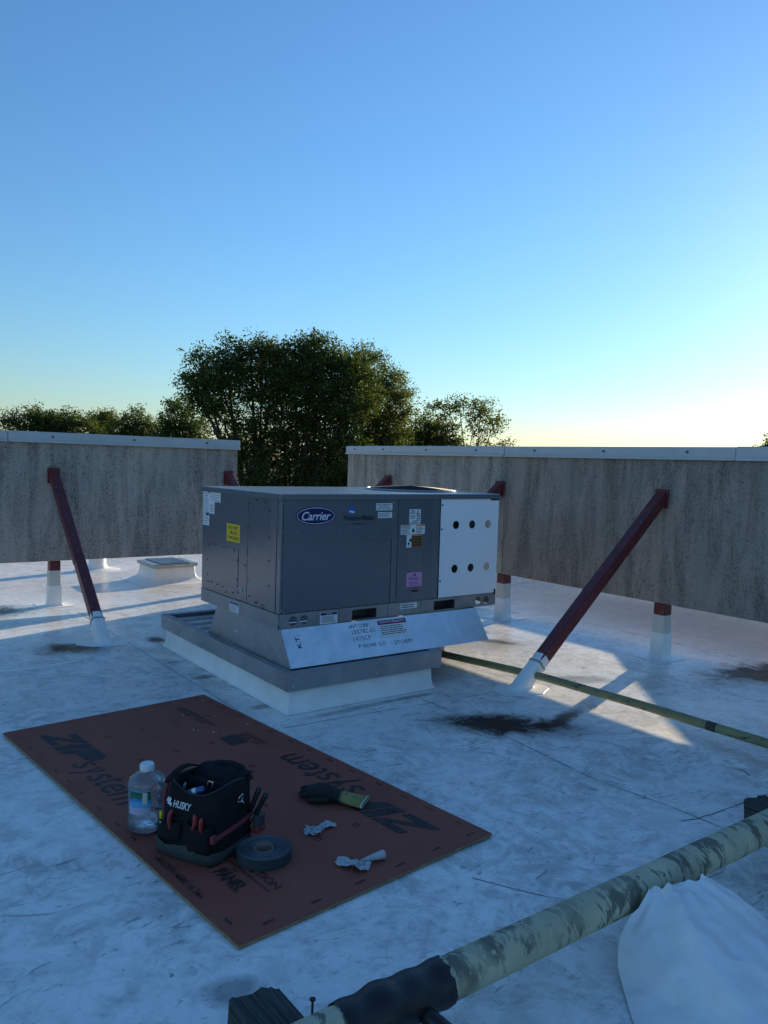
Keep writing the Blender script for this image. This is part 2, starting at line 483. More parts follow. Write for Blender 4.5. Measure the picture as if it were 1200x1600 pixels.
M_ROOF = roof_material()
M_FLASH = simple('white_flashing', (0.86, 0.84, 0.80), 0.42, var=0.10, scale=5, bmp=0.3, bscale=9)
M_BEIGE = simple('cream_coating', (0.60, 0.57, 0.49), 0.55, var=0.10, scale=9)
M_CONC_L = concrete_material('concrete_left', (0.405, 0.35, 0.30), (0.49, 0.41, 0.345), (0.235, 0.21, 0.19), 0.0)
M_CONC_R = concrete_material('concrete_right', (0.315, 0.268, 0.226), (0.39, 0.322, 0.270), (0.175, 0.152, 0.132), 5.7)
M_CONC_M = concrete_material('concrete_middle', (0.385, 0.345, 0.29), (0.46, 0.405, 0.34), (0.22, 0.20, 0.175), 11.3)
M_CAP = simple('cap_metal', (0.46, 0.49, 0.52), 0.42, 0.25, var=0.08, scale=4)
M_RED = worn_paint('red_oxide_paint', (0.130, 0.019, 0.022), (0.26, 0.17, 0.16), 0.7, 0.42, (30, 30, 30), 0.60, 0.15)
M_PAINT = simple('unit_grey_paint', (0.082, 0.096, 0.118), 0.24, 0.0, var=0.04, scale=2.5, rvar=0.05)
M_PAINT2 = simple('unit_grey_trim', (0.098, 0.112, 0.134), 0.26, 0.0, var=0.05, scale=3, rvar=0.05)
for m_ in (M_PAINT, M_PAINT2):
    nt_ = m_.node_tree; bump(nt_, nt_.nodes['Principled BSDF'], noise(nt_, coords(nt_), 2.6, 2, 0.4, 0.5), 0.10, 0.03)
for m_ in (M_PAINT, M_PAINT2): m_.node_tree.nodes['Principled BSDF'].inputs['IOR'].default_value = 2.1
M_RAIL = galvanized('rail_metal', (0.36, 0.37, 0.375), 0.42, 0.6)
M_GALV = galvanized('galvanized_sheet', (0.86, 0.88, 0.90), 0.30, 0.75)
M_GALV2 = galvanized('galvanized_dull', (0.46, 0.47, 0.48), 0.45, 0.8)
M_WHITEP = simple('white_panel_paint', (0.84, 0.85, 0.87), 0.38, 0.0, var=0.03, scale=3)
M_DARK = simple('dark_inside', (0.012, 0.012, 0.013), 0.8)
M_COIL = simple('coil_fins', (0.10, 0.10, 0.10), 0.5, 0.6)
M_SCREW = simple('screw_metal', (0.10, 0.10, 0.11), 0.35, 0.8)
M_SCREWL = simple('screw_bright', (0.5, 0.5, 0.52), 0.3, 0.9)
M_WSTK = simple('white_sticker', (0.74, 0.75, 0.76), 0.45, var=0.03)
M_INK = simple('black_ink', (0.014, 0.014, 0.016), 0.6)
M_INKG = simple('grey_ink', (0.10, 0.10, 0.11), 0.6)
M_NAVY = simple('navy_ink', (0.006, 0.008, 0.10), 0.3)
M_LOGOW = simple('logo_white', (0.75, 0.76, 0.80), 0.4, var=0.02)
M_GLOBE = simple('globe_blue', (0.03, 0.12, 0.42), 0.35, var=0.6, scale=30)
M_YEL = simple('yellow_sticker', (0.78, 0.55, 0.012), 0.4, var=0.03)
M_ORANGE = simple('orange_ink', (0.62, 0.24, 0.02), 0.45)
M_GREENI = simple('green_ink', (0.02, 0.12, 0.08), 0.45)
M_PINK = simple('pink_sticker', (0.62, 0.30, 0.50), 0.45, var=0.05)
M_PINKI = simple('magenta_ink', (0.20, 0.03, 0.14), 0.5)
M_CPURP = simple('maroon_ink', (0.16, 0.012, 0.06), 0.5)
M_BARK = simple('bark', (0.055, 0.043, 0.033), 0.9, var=0.35, scale=6, bmp=0.6, bscale=18)

# ------------------------------------------------------------------ ground and roof
def ground():
    m, nt, bs = new_mat('ground_grass')
    co = coords(nt)
    a = noise(nt, co, 0.03, 8, 0.65); b = noise(nt, co, 0.9, 8, 0.7)
    c = mix(nt, ramp(nt, a, 0.4, 0.6), (0.05, 0.075, 0.022), (0.10, 0.10, 0.04))
    c = mix(nt, math_(nt, 'MULTIPLY', ramp(nt, b, 0.4, 0.7), 0.5), c, (0.03, 0.045, 0.015))
    nt.links.new(c, bs.inputs['Base Color']); bs.inputs['Roughness'].default_value = 0.95
    n = 64
    mb = MB().add([(0, 0, -5)] + [(4000 * math.cos(2 * math.pi * i / n), 4000 * math.sin(2 * math.pi * i / n), -5) for i in range(n)],
                  [(0, 1 + i, 1 + (i + 1) % n) for i in range(n)])
    tag(mb.build('ground', m, fix=False), kind='structure')
ground()

roof = MB().box((-16, -9, -5.4), (8.35, 12.6, 0)).build('roof', M_ROOF)
tag(roof, kind='structure')
# parapet round the roof edge, unseen; raised and sloped parts added to shape sunlight
MB().box((8.12, 5.05, 0.002), (8.34, 12.59, 0.70)).build('unseen_parapet', M_FLASH, roof, bevel=0.01)
MB().loft([[(8.1205, 3.80, .002), (8.3395, 3.80, .002), (8.3395, 3.80, 1.115), (8.1205, 3.80, 1.115)], [(8.1205, 5.047, .002), (8.3395, 5.047, .002), (8.3395, 5.047, .70), (8.1205, 5.047, .70)]]).build('unseen_parapet', M_FLASH, roof)  # sloped section added out of view, so the sunlit patch tapers
MB().box((8.121, -8.98, 0.002), (8.339, 3.797, 1.12)).build('unseen_parapet', M_FLASH, roof, bevel=0.01)  # taller section added out of view, cuts off the sunlit patch
MB().box((-15.98, 12.38, 0.002), (8.117, 12.59, 0.40)).build('unseen_parapet', M_FLASH, roof, bevel=0.01)

# membrane seams: thin lines of dirty sealant at the sheet laps
M_SEAM = simple('seam_sealant', (0.07, 0.075, 0.08), 0.6, var=0.3, scale=20)
def seam(pts, w=0.004, seed=0):
    rnd = random.Random(seed)
    path = []
    for (x0, y0), (x1, y1) in zip(pts, pts[1:]):
        n = max(2, int(math.hypot(x1 - x0, y1 - y0) / 0.09))
        for i in range(n):
            t = i / n
            path.append((x0 + (x1 - x0) * t + rnd.uniform(-.0035, .0035), y0 + (y1 - y0) * t + rnd.uniform(-.0035, .0035)))
    path.append(pts[-1])
    mb = MB()
    for (x0, y0), (x1, y1) in zip(path, path[1:]):
        d = V((x1 - x0, y1 - y0)); d.normalize(); nx, ny = -d.y, d.x
        k = w * rnd.uniform(0.4, 1.1) / 2
        mb.add([(x0 - nx * k, y0 - ny * k, 0.0012), (x0 + nx * k, y0 + ny * k, 0.0012), (x1 + nx * k, y1 + ny * k, 0.0012), (x1 - nx * k, y1 - ny * k, 0.0012)], [(0, 3, 2, 1)])
    mb.build('membrane_seam', M_SEAM, roof)
seam([(2.12, 7.9), (2.12, 5.8), (2.121, 4.1), (2.125, 3.0)], 0.006, 1)
seam([(3.26, 4.02), (3.23, 3.2), (3.16, 2.45), (3.21, 2.05), (3.21, 1.65), (3.2, 0.6)], 0.006, 2)
seam([(3.12, 1.95), (3.20, 1.925), (3.30, 1.915), (4.3, 1.86), (5.5, 1.83)], 0.006, 3)
seam([(2.22, 3.93), (2.7, 3.905), (3.4, 3.845), (4.0, 3.82)], 0.005, 4)
seam([(2.0, 2.10), (2.08, 1.95), (2.20, 1.78)], 0.004, 5)
seam([(5.2, 5.72), (5.2, 3.9), (5.21, 1.5)], 0.004, 6)
seam([(6.3, 7.5), (6.31, 2.0)], 0.004, 7)
seam([(-0.2, 7.35), (1.6, 7.37), (3.2, 7.36), (5.6, 7.37)], 0.004, 8)
seam([(1.62, 6.62), (1.78, 6.56), (2.02, 6.35), (2.16, 6.25)], 0.004, 9)
# a raised wrinkle in the membrane at the left
mb = MB()
wp = [(0.75, 6.02), (1.07, 5.975), (1.32, 5.94), (1.42, 5.97), (1.58, 5.99), (1.70, 6.05), (1.78, 6.12)]
mb.tube([(x, y, 0.002 + 0.006 * math.sin(i * 1.3) ** 2) for i, (x, y) in enumerate(wp)], [0.005, .010, .011, .009, .012, .008, .004], 8)
mb.build('membrane_wrinkle', M_FLASH, roof, smooth=True)
# ------------------------------------------------------------------ screen walls
WT, WB = 1.745, 0.462
def screen_wall(name, label, axis, face, spans, cap_joints, thick=0.13):
    """axis 'x': wall runs along x at y=face (seen from -y); axis 'y': runs along y at x=face (seen from -x)"""
    root = empty(name, (0, 0, 0))
    tag(root, label, 'wall', 'concrete screen walls')
    def bx(a0, a1, d0, d1, z0, z1):
        return ((a0, face + d0, z0), (a1, face + d1, z1)) if axis == 'x' else ((face + d0, a0, z0), (face + d1, a1, z1))
    for a0, a1, mt, dz in spans:
        lo, hi = bx(a0 + .003, a1 - .003, dz, thick, WB, WT - 0.05)
        MB().box(lo, hi).build('concrete_panel', mt, root, bevel=0.006)
    for k, (a0, a1) in enumerate(zip(cap_joints, cap_joints[1:])):
        e = 0.0 if k % 2 else 0.004
        lo, hi = bx(a0 + .002, a1 - .002, -0.022 - e, thick + 0.022 + e, WT - 0.092 - e * 2, WT + e)
        cp = MB().box(lo, hi).build('wall_cap', M_CAP, root, bevel=0.006)
        lo, hi = bx(a0 + .004, a1 - .004, -0.034 - e, -0.020, WT - 0.103, WT - 0.086 + e)
        MB().box(lo, hi).build('drip_edge', M_CAP, cp, bevel=0.003)
        n = max(1, int((a1 - a0) / 0.8))
        sc = MB()
        for i in range(n):
            a = a0 + (i + 0.5) * (a1 - a0) / n
            lo, hi = bx(a - .011, a + .011, -0.029 - e, -0.020 - e, WT - 0.05, WT - 0.03)
            sc.box(lo, hi)
        sc.build('cap_fastener', M_SCREW, cp, bevel=0.003)
    return root
wl = screen_wall('screen_wall', 'speckled grey concrete screen wall on the left with pale metal cap', 'x', 8.30,
                 [(-6.0, 1.56 - 4.0, M_CONC_L, 0), (1.56 - 4.0, 3.98, M_CONC_L, 0.0)], [-6.0, -1.2, 1.56, 4.0])
wr = screen_wall('screen_wall', 'darker grey concrete screen wall on the right running to the photo edge', 'y', 5.65,
                 [(-7.0, 0.4, M_CONC_R, 0), (0.4, 5.68, M_CONC_R, 0.0), (5.68, 8.15, M_CONC_M, 0.005), (8.15, 8.54, M_CONC_M, 0.0)], [-7.0, -2.2, 0.4, 3.24, 5.68, 8.15, 8.56])

def steel_post(x, y, label):
    t = empty('wall_post', (x, y, 0)); tag(t, label, 'post', 'posts under the screen walls')
    h = 0.052
    box('post_tube', (-h, -h, 0.0), (h, h, WB - 0.003), M_RED, t, 0.008)
    box('cream_wrap', (-h - .004, -h - .004, 0.20), (h + .004, h + .004, 0.365), M_BEIGE, t, 0.010)
    rings = []
    for z, e in ((0.001, .026), (0.006, .018), (0.016, .011), (0.04, .009), (0.21, .008), (0.213, .006)):
        rings.append([(sx * (h + e) if abs(sx) == 1 else sx, sy * (h + e), z) for sx, sy in ((-1, -1), (1, -1), (1, 1), (-1, 1))])
    MB().loft(rings).build('flashing_boot', M_FLASH, t, bevel=0.006)
    rnd = random.Random(int(x * 100 + y))
    MB().loft([[(px * s + rnd.uniform(-.01, .01), py * s + rnd.uniform(-.01, .01), z) for px, py in rect(-.16, -.15, .17, .16)] for s, z in ((1, 0.0006), (0.985, 0.0028))]).build('base_patch', M_FLASH, t)
    return t
steel_post(5.715, 3.85, 'short red and white post under right wall beside the long diagonal brace')
steel_post(5.715, 5.70, 'short red and white post just right of the rooftop unit under the wall')
steel_post(2.005, 8.365, 'short red and white post under left wall beside the left brace')
steel_post(3.86, 8.365, 'short wall post under end of left wall behind the unit')

def brace(foot, top, label):
    t = empty('wall_brace', foot); tag(t, label, 'brace', 'diagonal wall braces')
    f, p = V((0, 0, 0)), V(top) - V(foot)
    d = p.normalized()
    w = 0.089
    s = d.cross(V((0, 0, 1))).normalized(); q = s.cross(d).normalized()
    MB().beam(f + d * 0.04, p, w, w).build('brace_tube', M_RED, t, bevel=0.009)
    # raised weld seam plates and bolts along the tube
    MB().beam(f + d * 0.95 - s * (w / 2 + .0015), f + d * 1.02 - s * (w / 2 + .0015), 0.004, w * .9).build('weld_plate', M_RED, t)
    for k_ in (-1, 1):
        MB().tube([p + s * (k_ * .042) - V((p.x, p.y, 0)).normalized() * .030 - V((0, 0, .082)), p + s * (k_ * .042) - V((p.x, p.y, 0)).normalized() * .010 - V((0, 0, .082))], .009, 6).build('anchor_bolt', M_SCREW, t)
    # wall end plate
    hz = V((p.x, p.y, 0)).normalized()
    MB().beam(p + hz * (-0.008) - V((0, 0, 0.10)), p + hz * (-0.008) + V((0, 0, 0.055)), 0.115, 0.016, upv=tuple(hz)).build('end_plate', M_RED, t, bevel=0.002)
    # white membrane sleeve with clamp and flared foot
    def ring(along, e, flat_z=None):
        c = f + d * along
        pts = []
        for k in range(16):
            a = 2 * math.pi * (k + .5) / 16
            cx, cy = math.cos(a), math.sin(a)
            m_ = max(abs(cx), abs(cy)) ** 0.8
            pt = c + s * (cx / m_ * (w / 2 + e)) + q * (cy / m_ * (w / 2 + e))
            if flat_z is not None:
                pt = pt + d * ((flat_z - pt.z) / d.z)
            pts.append(pt)
        return pts
    MB().loft([ring(0.30, .004), ring(0.225, .008)][::-1] + [ring(0.305, .002)]).build('upper_sleeve', M_FLASH, t, smooth=True, auto=40)
    MB().loft([ring(0, .026, .001), ring(0, .016, .010), ring(0, .011, .03), ring(0.20, .009), ring(0.23, .009)]).build('flashing_boot', M_FLASH, t, smooth=True, auto=40)
    MB().loft([ring(0.222, .013), ring(0.236, .013)]).build('clamp_band', M_GALV2, t)
    # flat patch around the foot
    rnd = random.Random(int(foot[0] * 77))
    pr = [(0.22 * math.cos(a) * rnd.uniform(.85, 1.1) + .02, 0.17 * math.sin(a) * rnd.uniform(.85, 1.1)) for a in [i * math.pi / 9 for i in range(18)]]
    MB().loft([[(x, y, .0006) for x, y in pr], [(x * .985, y * .985, .003) for x, y in pr]]).build('base_patch', M_FLASH, t)
    return t
brace((4.00, 3.80, 0), (5.63, 3.85, 1.345), 'long diagonal red brace holding the right wall, white foot by pipe')
brace((4.00, 5.72, 0), (5.63, 5.72, 1.345), 'red brace mostly behind the unit, tip above its white panel')
brace((4.00, 7.62, 0), (5.63, 7.62, 1.345), 'red brace tip on the pale wall panel above the unit fan')
brace((1.955, 6.53, 0), (1.975, 8.28, 1.345), 'diagonal dark red brace holding the left wall, white foot')
brace((3.86, 6.55, 0), (3.86, 8.28, 1.345), 'red brace tip at end of left wall above the unit corner')

# things on the roof beyond the left wall
pb = empty('vent_pipe', (3.12, 10.72, 0)); tag(pb, 'white round vent pipe seen under the left wall', 'pipe')
MB().lathe([(.30, .001), (.24, .012), (.14, .03), (.112, .08), (.108, 0.75), (.10, .755), (.095, .5)], 28).build('pipe_sleeve', M_FLASH, pb, smooth=True, auto=40)
MB().lathe([(.085, .70), (.085, .95), (.075, .95), (.075, .72)], 24).build('pipe_top', M_GALV2, pb, smooth=True, auto=40)
cb = empty('roof_curb', (3.62, 9.50, 0)); tag(cb, 'low white roof curb with metal lid behind the left wall', 'curb')
def rr(hx, hy, z): return [(-hx, -hy, z), (hx, -hy, z), (hx, hy, z), (-hx, hy, z)]
MB().loft([rr(.46, .46, .001), rr(.35, .35, .014), rr(.285, .285, .05), rr(.268, .268, .11), rr(.262, .262, .20)]).build('flashed_base', M_FLASH, cb, bevel=0.02, smooth=True, auto=50)
box('metal_lid', (-.285, -.285, .195), (.285, .285, .235), M_GALV2, cb, 0.005)
box('lid_seam', (-.18, -.2865, .2352), (.18, .2865, .243), M_SCREW, cb, 0.002)

# ------------------------------------------------------------------ curb under the unit
q = empty('unit_curb', (0, 0, 0)); tag(q, 'white flashed roof curb with metal band under the rooftop unit', 'curb')
def rect3(x0, y0, x1, y1, z): return [(x0, y0, z), (x1, y0, z), (x1, y1, z), (x0, y1, z)]
MB().loft([rect3(2.315, 4.095, 3.505, 6.20, .001), rect3(2.334, 4.116, 3.487, 6.178, .016), rect3(2.342, 4.124, 3.478, 6.17, .06), rect3(2.35, 4.13, 3.47, 6.165, .18)]).build('white_flashing', M_FLASH, q, bevel=0.012, smooth=True, auto=30)
def band(x0, y0, x1, y1, z0, z1, t, m, name, par):
    mb = MB()
    mb.box((x0, y0, z0), (x1, y0 + t, z1)); mb.box((x0, y1 - t, z0), (x1, y1, z1))
    mb.box((x0, y0 + t, z0), (x0 + t, y1 - t, z1)); mb.box((x1 - t, y0 + t, z0), (x1, y1 - t, z1))
    return mb.build(name, m, par)
bd_ = band(2.322, 4.100, 3.535, 6.205, .148, .252, .012, M_GALV2, 'metal_band', q)
mb = MB()
for x0, y0, x1, y1 in ((2.320, 4.098, 3.537, 4.155), (2.320, 4.157, 2.375, 6.207), (2.377, 6.150, 3.537, 6.207), (3.48, 4.157, 3.537, 6.148)):
    mb.box((x0, y0, .2525), (x1, y1, .2600))
mb.build('band_top_flange', M_GALV2, q, bevel=0.002)
for i, y in enumerate((4.30, 4.72, 5.05, 5.38, 5.75)):
    MB().lathe([(.0005, 0), (.010, .001), (.008, .006), (.0005, .008)], 10).build('band_screw', M_SCREWL, q).matrix_local = frame((2.322, y, .17 + .035 * (i % 2)), (0, 1, 0), (0, 0, 1), (-1, 0, 0)) 
for i, x in enumerate((2.36, 2.66, 2.98, 3.36)):
    MB().lathe([(.0005, 0), (.010, .001), (.008, .006), (.0005, .008)], 10).build('band_screw', M_SCREWL, q).matrix_local = frame((x, 4.100, .178), (1, 0, 0), (0, 0, 1), (0, -1, 0))
# open part of the old curb behind the adapter: sheet deck with channels
box('deck_sheet', (2.38, 5.43, .165), (3.475, 6.148, .172), M_GALV2, q, 0)
for y in (5.50, 5.68, 5.86, 6.03):
    mb = MB()
    for dy, z in ((0, .235), (.075, .235)):
        mb.box((2.40, y + dy, .174), (3.46, y + dy + .006, z))
    mb.box((2.40, y + .0065, .2285), (3.46, y + .0745, .2345))
    mb.build('roof_channel', M_GALV, q)

# ------------------------------------------------------------------ curb adapter
ad = empty('curb_adapter', (0, 0, 0)); tag(ad, 'flared galvanized sheet metal curb adapter between unit and curb', 'adapter')
AX0, AX1 = 2.392, 4.055
TF, BF, TB, BB = 4.330, 4.190, 5.280, 5.420
ZT, ZB = .4790, .2615
t = .004
mb = MB().loft([[(AX0 + .002, TF, ZT), (AX1, TF, ZT), (AX1, TF + t, ZT), (AX0 + .002, TF + t, ZT)], [(AX0 + .002, BF, ZB), (AX1 + .012, BF, ZB), (AX1 + .012, BF + t, ZB), (AX0 + .002, BF + t, ZB)]])
slope = mb.build('front_slope', M_GALV, ad)
MB().loft([[(AX0, TB - t, ZT), (AX1, TB - t, ZT), (AX1, TB, ZT), (AX0, TB, ZT)], [(AX0, BB - t, ZB), (AX1, BB - t, ZB), (AX1, BB, ZB), (AX0, BB, ZB)]]).build('rear_slope', M_GALV, ad)
side = [(TF + t, ZT), (TB - t, ZT), (BB - t, ZB), (BF + t, ZB)]
for x in (AX0 - .002, AX1 - t):
    MB().loft([[(x, y, z) for y, z in side], [(x + t, y, z) for y, z in side]]).build('end_panel', M_GALV2, ad)
box('bottom_lip', (AX0 - .012, BF - .012, .2606), (AX0 - .003, BB + .01, .268), M_GALV2, ad, 0.001)
# tape scraps left on the end panel
rnd = random.Random(3)
Ml = frame((AX0 - .002, 0, 0), (0, -1, 0), (0, 0, 1), (-1, 0, 0))
sl = []
for (y, z, s) in ((4.72, .385, .022), (4.95, .352, .016), (4.70, .315, .018), (4.98, .40, .010)):
    sl.append([(-y + s * rnd.uniform(-1, 1), z + s * rnd.uniform(-1, 1)) for _ in range(3)])
for q_ in sl: flat('tape_scrap', [q_], M_WSTK, ad, Ml, 0.0009)
# support box under the overhanging right end
sb = MB()
sb.box((3.60, 4.62, .075), (4.01, 4.625, .2595)); sb.box((4.005, 4.626, .075), (4.01, 5.25, .2595)); sb.box((3.60, 5.25, .075), (4.01, 5.255, .2595)); sb.box((3.60, 4.626, .075), (3.605, 5.25, .2595))
sb.build('duct_drop', M_GALV2, ad)
wb_ = MB().box((3.585, 4.66, .002), (3.70, 5.22, .0745)).build('wood_blocking', M_BARK, bevel=0.004)
tag(wb_, 'dark timber blocking under the unit overhang behind the yellow pipe', 'timber')
wb2 = MB().box((3.92, 4.80, .002), (4.00, 5.20, .0745)).build('wood_blocking', M_BARK, bevel=0.004)
tag(wb2, 'small dark block under right edge of the hanging duct box', 'timber')
# markings on the slope
M_SKINK = simple('faded_stencil_ink', (0.16, 0.165, 0.175), 0.6, var=0.9, scale=40)
sv = V((0, TF - BF, ZT - ZB)); SL = sv.length
Ms = frame((AX0, BF, ZB), (1, 0, 0), sv, (0, -(ZT - ZB), TF - BF))
text('103782-01\n1475CP', .515, .122, .700, .200, M_SKINK, slope, Ms, spacing=1.1)
text('UNIT CURB', .50, .212, .66, .238, M_SKINK, slope, Ms)
text('P NONE SLD', .54, .070, .76, .096, M_SKINK, slope, Ms, spacing=1.2)
text('STORM', .83, .062, .98, .090, M_SKINK, slope, Ms, spacing=1.1)
text('K.T.', 0, 0, .085, .030, M_INK, slope, Ms @ Matrix.Translation((.118, .125, 0)) @ Matrix.Rotation(R(92), 4, 'Z'), bold=.015)
flat('shipping_label', [rect(.735, .118, .985, .247)], M_WSTK, slope, Ms, .0012)
lb = flat('label_header', [rect(.740, .212, .982, .243)], M_CPURP, slope, Ms, .0018)
text('Cambridgeport', .752, .219, .970, .239, M_LOGOW, slope, Ms, off=.0026, bold=.01)
flat('label_print', print_lines(.75, .135, .97, .205, 5, random.Random(5)), M_INKG, slope, Ms, .0019)
flat('small_arrow_label', [rect(.675, .205, .722, .24)], M_WSTK, slope, Ms, .0012)

# ------------------------------------------------------------------ rooftop unit
U = empty('rooftop_unit', (2.386, 4.345, 0), 0.0073)
tag(U, 'large grey packaged rooftop air conditioning unit with white louvre-holed end panel', 'air conditioner')
L, D = 1.892, 1.182
Z0, Z1, Z2 = .4800, .5746, 1.3356
MF = frame((0, 0, 0), (1, 0, 0), (0, 0, 1), (0, -1, 0))        # front face, y = 0
ML = frame((0, 0, 0), (0, -1, 0), (0, 0, 1), (-1, 0, 0))       # left face, x = 0
def MFo(d): return MF @ Matrix.Translation((0, 0, d))
def MLo(d): return ML @ Matrix.Translation((0, 0, d))
# base rails with lifting holes and fork slots
rail = plate('base_rail', rect(0, Z0, L, Z1 - .001), [circle(.099, .525, .030), circle(.181, .526, .030), rect(.555, .488, .757, .555), rect(1.272, .490, 1.474, .556), circle(1.712, .525, .030), circle(1.795, .525, .030)], .004, M_RAIL, U, MFo(.006))
mb = MB()
mb.box((-.006, -.0015, Z1 - .006), (L, .05, Z1 - .0012)); mb.box((.004, -.0015, Z0 + .0008), (L - .002, .04, Z0 + .006))
mb.build('rail_flange', M_RAIL, rail)
for fx in (.552, 1.269):
    MB().box((fx, .10, .4825), (fx + .208, .104, .5595)).box((fx, .001, .4825), (fx + .208, .0995, .4865)).box((fx, .001, .487), (fx + .003, .0995, .5595)).box((fx + .205, .001, .487), (fx + .208, .0995, .5595)).build('fork_tunnel', M_COIL, rail)
plate('base_rail', rect(-D, Z0, 0, Z1 - .001), [], .004, M_RAIL, U, MLo(.006))
plate('base_rail', rect(.002, Z0, L - .002, Z1 - .001), [circle(1.712, .525, .03), circle(1.795, .525, .03), circle(.1, .525, .03)], .004, M_RAIL, U, frame((0, D, 0), (1, 0, 0), (0, 0, 1), (0, -1, 0)))
box('base_rail', (L - .004, .003, Z0), (L, D - .003, Z1 - .001), M_RAIL, U, 0)
box('base_pan', (.01, .06, Z1 - .012), (L - .01, D - .01, Z1 - .0062), M_GALV2, U, 0)
# core box behind the panels (condenser end left hollow)
box('cabinet_core', (.012, .014, Z1), (1.30, D - .012, 1.300), M_PAINT2, U, 0)
box('coil_block', (1.36, .10, Z1), (1.84, .16, 1.295), M_COIL, U, 0)
box('coil_block', (1.80, .17, Z1), (1.86, D - .03, 1.295), M_COIL, U, 0)
box('rear_panel', (1.302, D - .016, Z1), (L - .004, D - .012, 1.300), M_PAINT, U, 0)
# corner posts and front panels
box('corner_post', (-.001, -.004, Z1), (.016, .045, 1.302), M_PAINT2, U, .003)
hp = box('header_panel', (.0185, -.006, 1.046), (.872, .013, 1.301), M_PAINT, U, .002)
lp = box('access_panel', (.0185, -.003, .577), (.868, .013, 1.0435), M_PAINT, U, .002)
box('panel_lip', (.0185, -.0095, 1.040), (.872, -.0062, 1.0475), M_PAINT2, hp, .001)
box('center_post', (.8745, -.001, .577), (.924, .013, 1.301), M_PAINT2, U, .002)
cp_ = box('control_panel', (.9265, -.006, .577), (1.238, .013, 1.301), M_PAINT, U, .002)
box('end_post', (1.2405, -.002, .577), (1.3055, .013, 1.301), M_PAINT2, U, .002)
wp_ = plate('hail_guard_panel', rect(1.308, .579, 1.888, 1.300), [circle(x, z, .031) for x in (1.457, 1.618, 1.781) for z in (.784, 1.108)], .003, M_WHITEP, U, MFo(.010))
box('guard_latch', (1.868, -.016, .565), (1.880, -.0105, .605), M_DARK, U, 0)
box('panel_notch', (1.80, -.013, 1.288), (1.889, -.0105, 1.3), M_DARK, U, 0)
# left end panels
el = box('end_panel_large', (-.004, .446, .577), (.011, 1.180, 1.301), M_PAINT, U, .002)
box('end_panel_narrow', (-.003, .119, .577), (.011, .442, 1.301), M_PAINT, U, .002)
box('corner_panel', (-.006, .047, .577), (.011, .115, 1.301), M_PAINT2, U, .003)
box('cover_plate', (-.0075, .575, .660), (-.0042, 1.088, .925), M_PAINT, el, .001)
# top
top = box('top_panel', (-.012, -.014, 1.3022), (L + .004, D + .010, Z2), M_PAINT2, U, .004)
box('drip_flange', (-.0155, -.0185, 1.2990), (L + .002, -.0142, 1.318), M_PAINT2, top, .001)
box('drip_flange', (-.0165, -.012, 1.2990), (-.0125, D + .008, 1.318), M_PAINT2, top, .001)
FX, FY = 1.48, .56
fan = MB().lathe([(.370, Z2 + .0005), (.367, Z2 + .004), (.345, Z2 + .011), (.335, Z2 + .013), (.326, Z2 + .011), (.322, Z2 + .002)], 48, (FX, FY, 0), False, False).build('fan_orifice', M_PAINT2, U, smooth=True, auto=40)
MB().lathe([(.3215, Z2 + .0012), (.001, Z2 + .0016)], 40, (FX, FY, 0), False, True).build('fan_well', M_DARK, fan)
mb = MB()
for k in range(22):
    r_ = .03 + k * .0143
    z = Z2 + .034 - .020 * (r_ / .33) ** 2
    mb.tube([(FX + r_ * math.cos(a), FY + r_ * math.sin(a), z) for a in [2 * math.pi * i / 36 for i in range(37)]], .0022, 5, False)
for k in range(8):
    a = 2 * math.pi * k / 8
    mb.tube([(FX + r_ * math.cos(a), FY + r_ * math.sin(a), Z2 + .031 - .020 * (r_ / .33) ** 2) for r_ in (.02, .12, .22, .34)], .003, 5)
mb.build('fan_guard', M_INK, fan)
MB().tube([(FX + .352 * math.cos(a), FY + .352 * math.sin(a), Z2 + .0125) for a in [2 * math.pi * i / 48 for i in range(49)]], .0028, 6, False).build('guard_rim', M_SCREWL, fan, smooth=True)
mb = MB()
for k in range(3):
    a = 2 * math.pi * k / 3
    mb.beam((FX, FY, Z2 + .008), (FX + .28 * math.cos(a), FY + .28 * math.sin(a), Z2 + .011), .13, .003)
mb.build('fan_blade', M_DARK, fan)
# screws
def screw_set(pts, Mx, off, m, r_=.0055):
    mb = MB()
    for x, y in pts:
        n = 8
        a = [Mx @ V((x + r_ * math.cos(2 * math.pi * i / n), y + r_ * math.sin(2 * math.pi * i / n), off)) for i in range(n)]
        b = [Mx @ V((x + r_ * .7 * math.cos(2 * math.pi * i / n), y + r_ * .7 * math.sin(2 * math.pi * i / n), off + .004)) for i in range(n)]
        mb.loft([a, b])
    o = mb.build('panel_screws', m, U); o['kind'] = 'stuff'
screw_set([(.010, z) for z in (.60, .82, 1.09, 1.28)] + [(.03, z) for z in (1.035, .83, .585)] + [(.88, z) for z in (1.20, 1.10, .97, .60, .70)] + [(.91, z) for z in (1.22, 1.03, .85, .60)] +
          [(x, .585) for x in (.10, .26, .44, .62, .78)] + [(.86, 1.035), (.86, .83), (.12, 1.09), (.44, 1.087), (.75, 1.085), (.945, 1.02), (1.23, 1.02), (1.07, .585)] +
          [(x, 1.312) for x in (.03, .88, .90, 1.28, 1.31, 1.86)], MF, .0062, M_SCREWL)
screw_set([(1.318, z) for z in (1.255, 1.08, .70)], MF, .011, M_SCREW, .008)
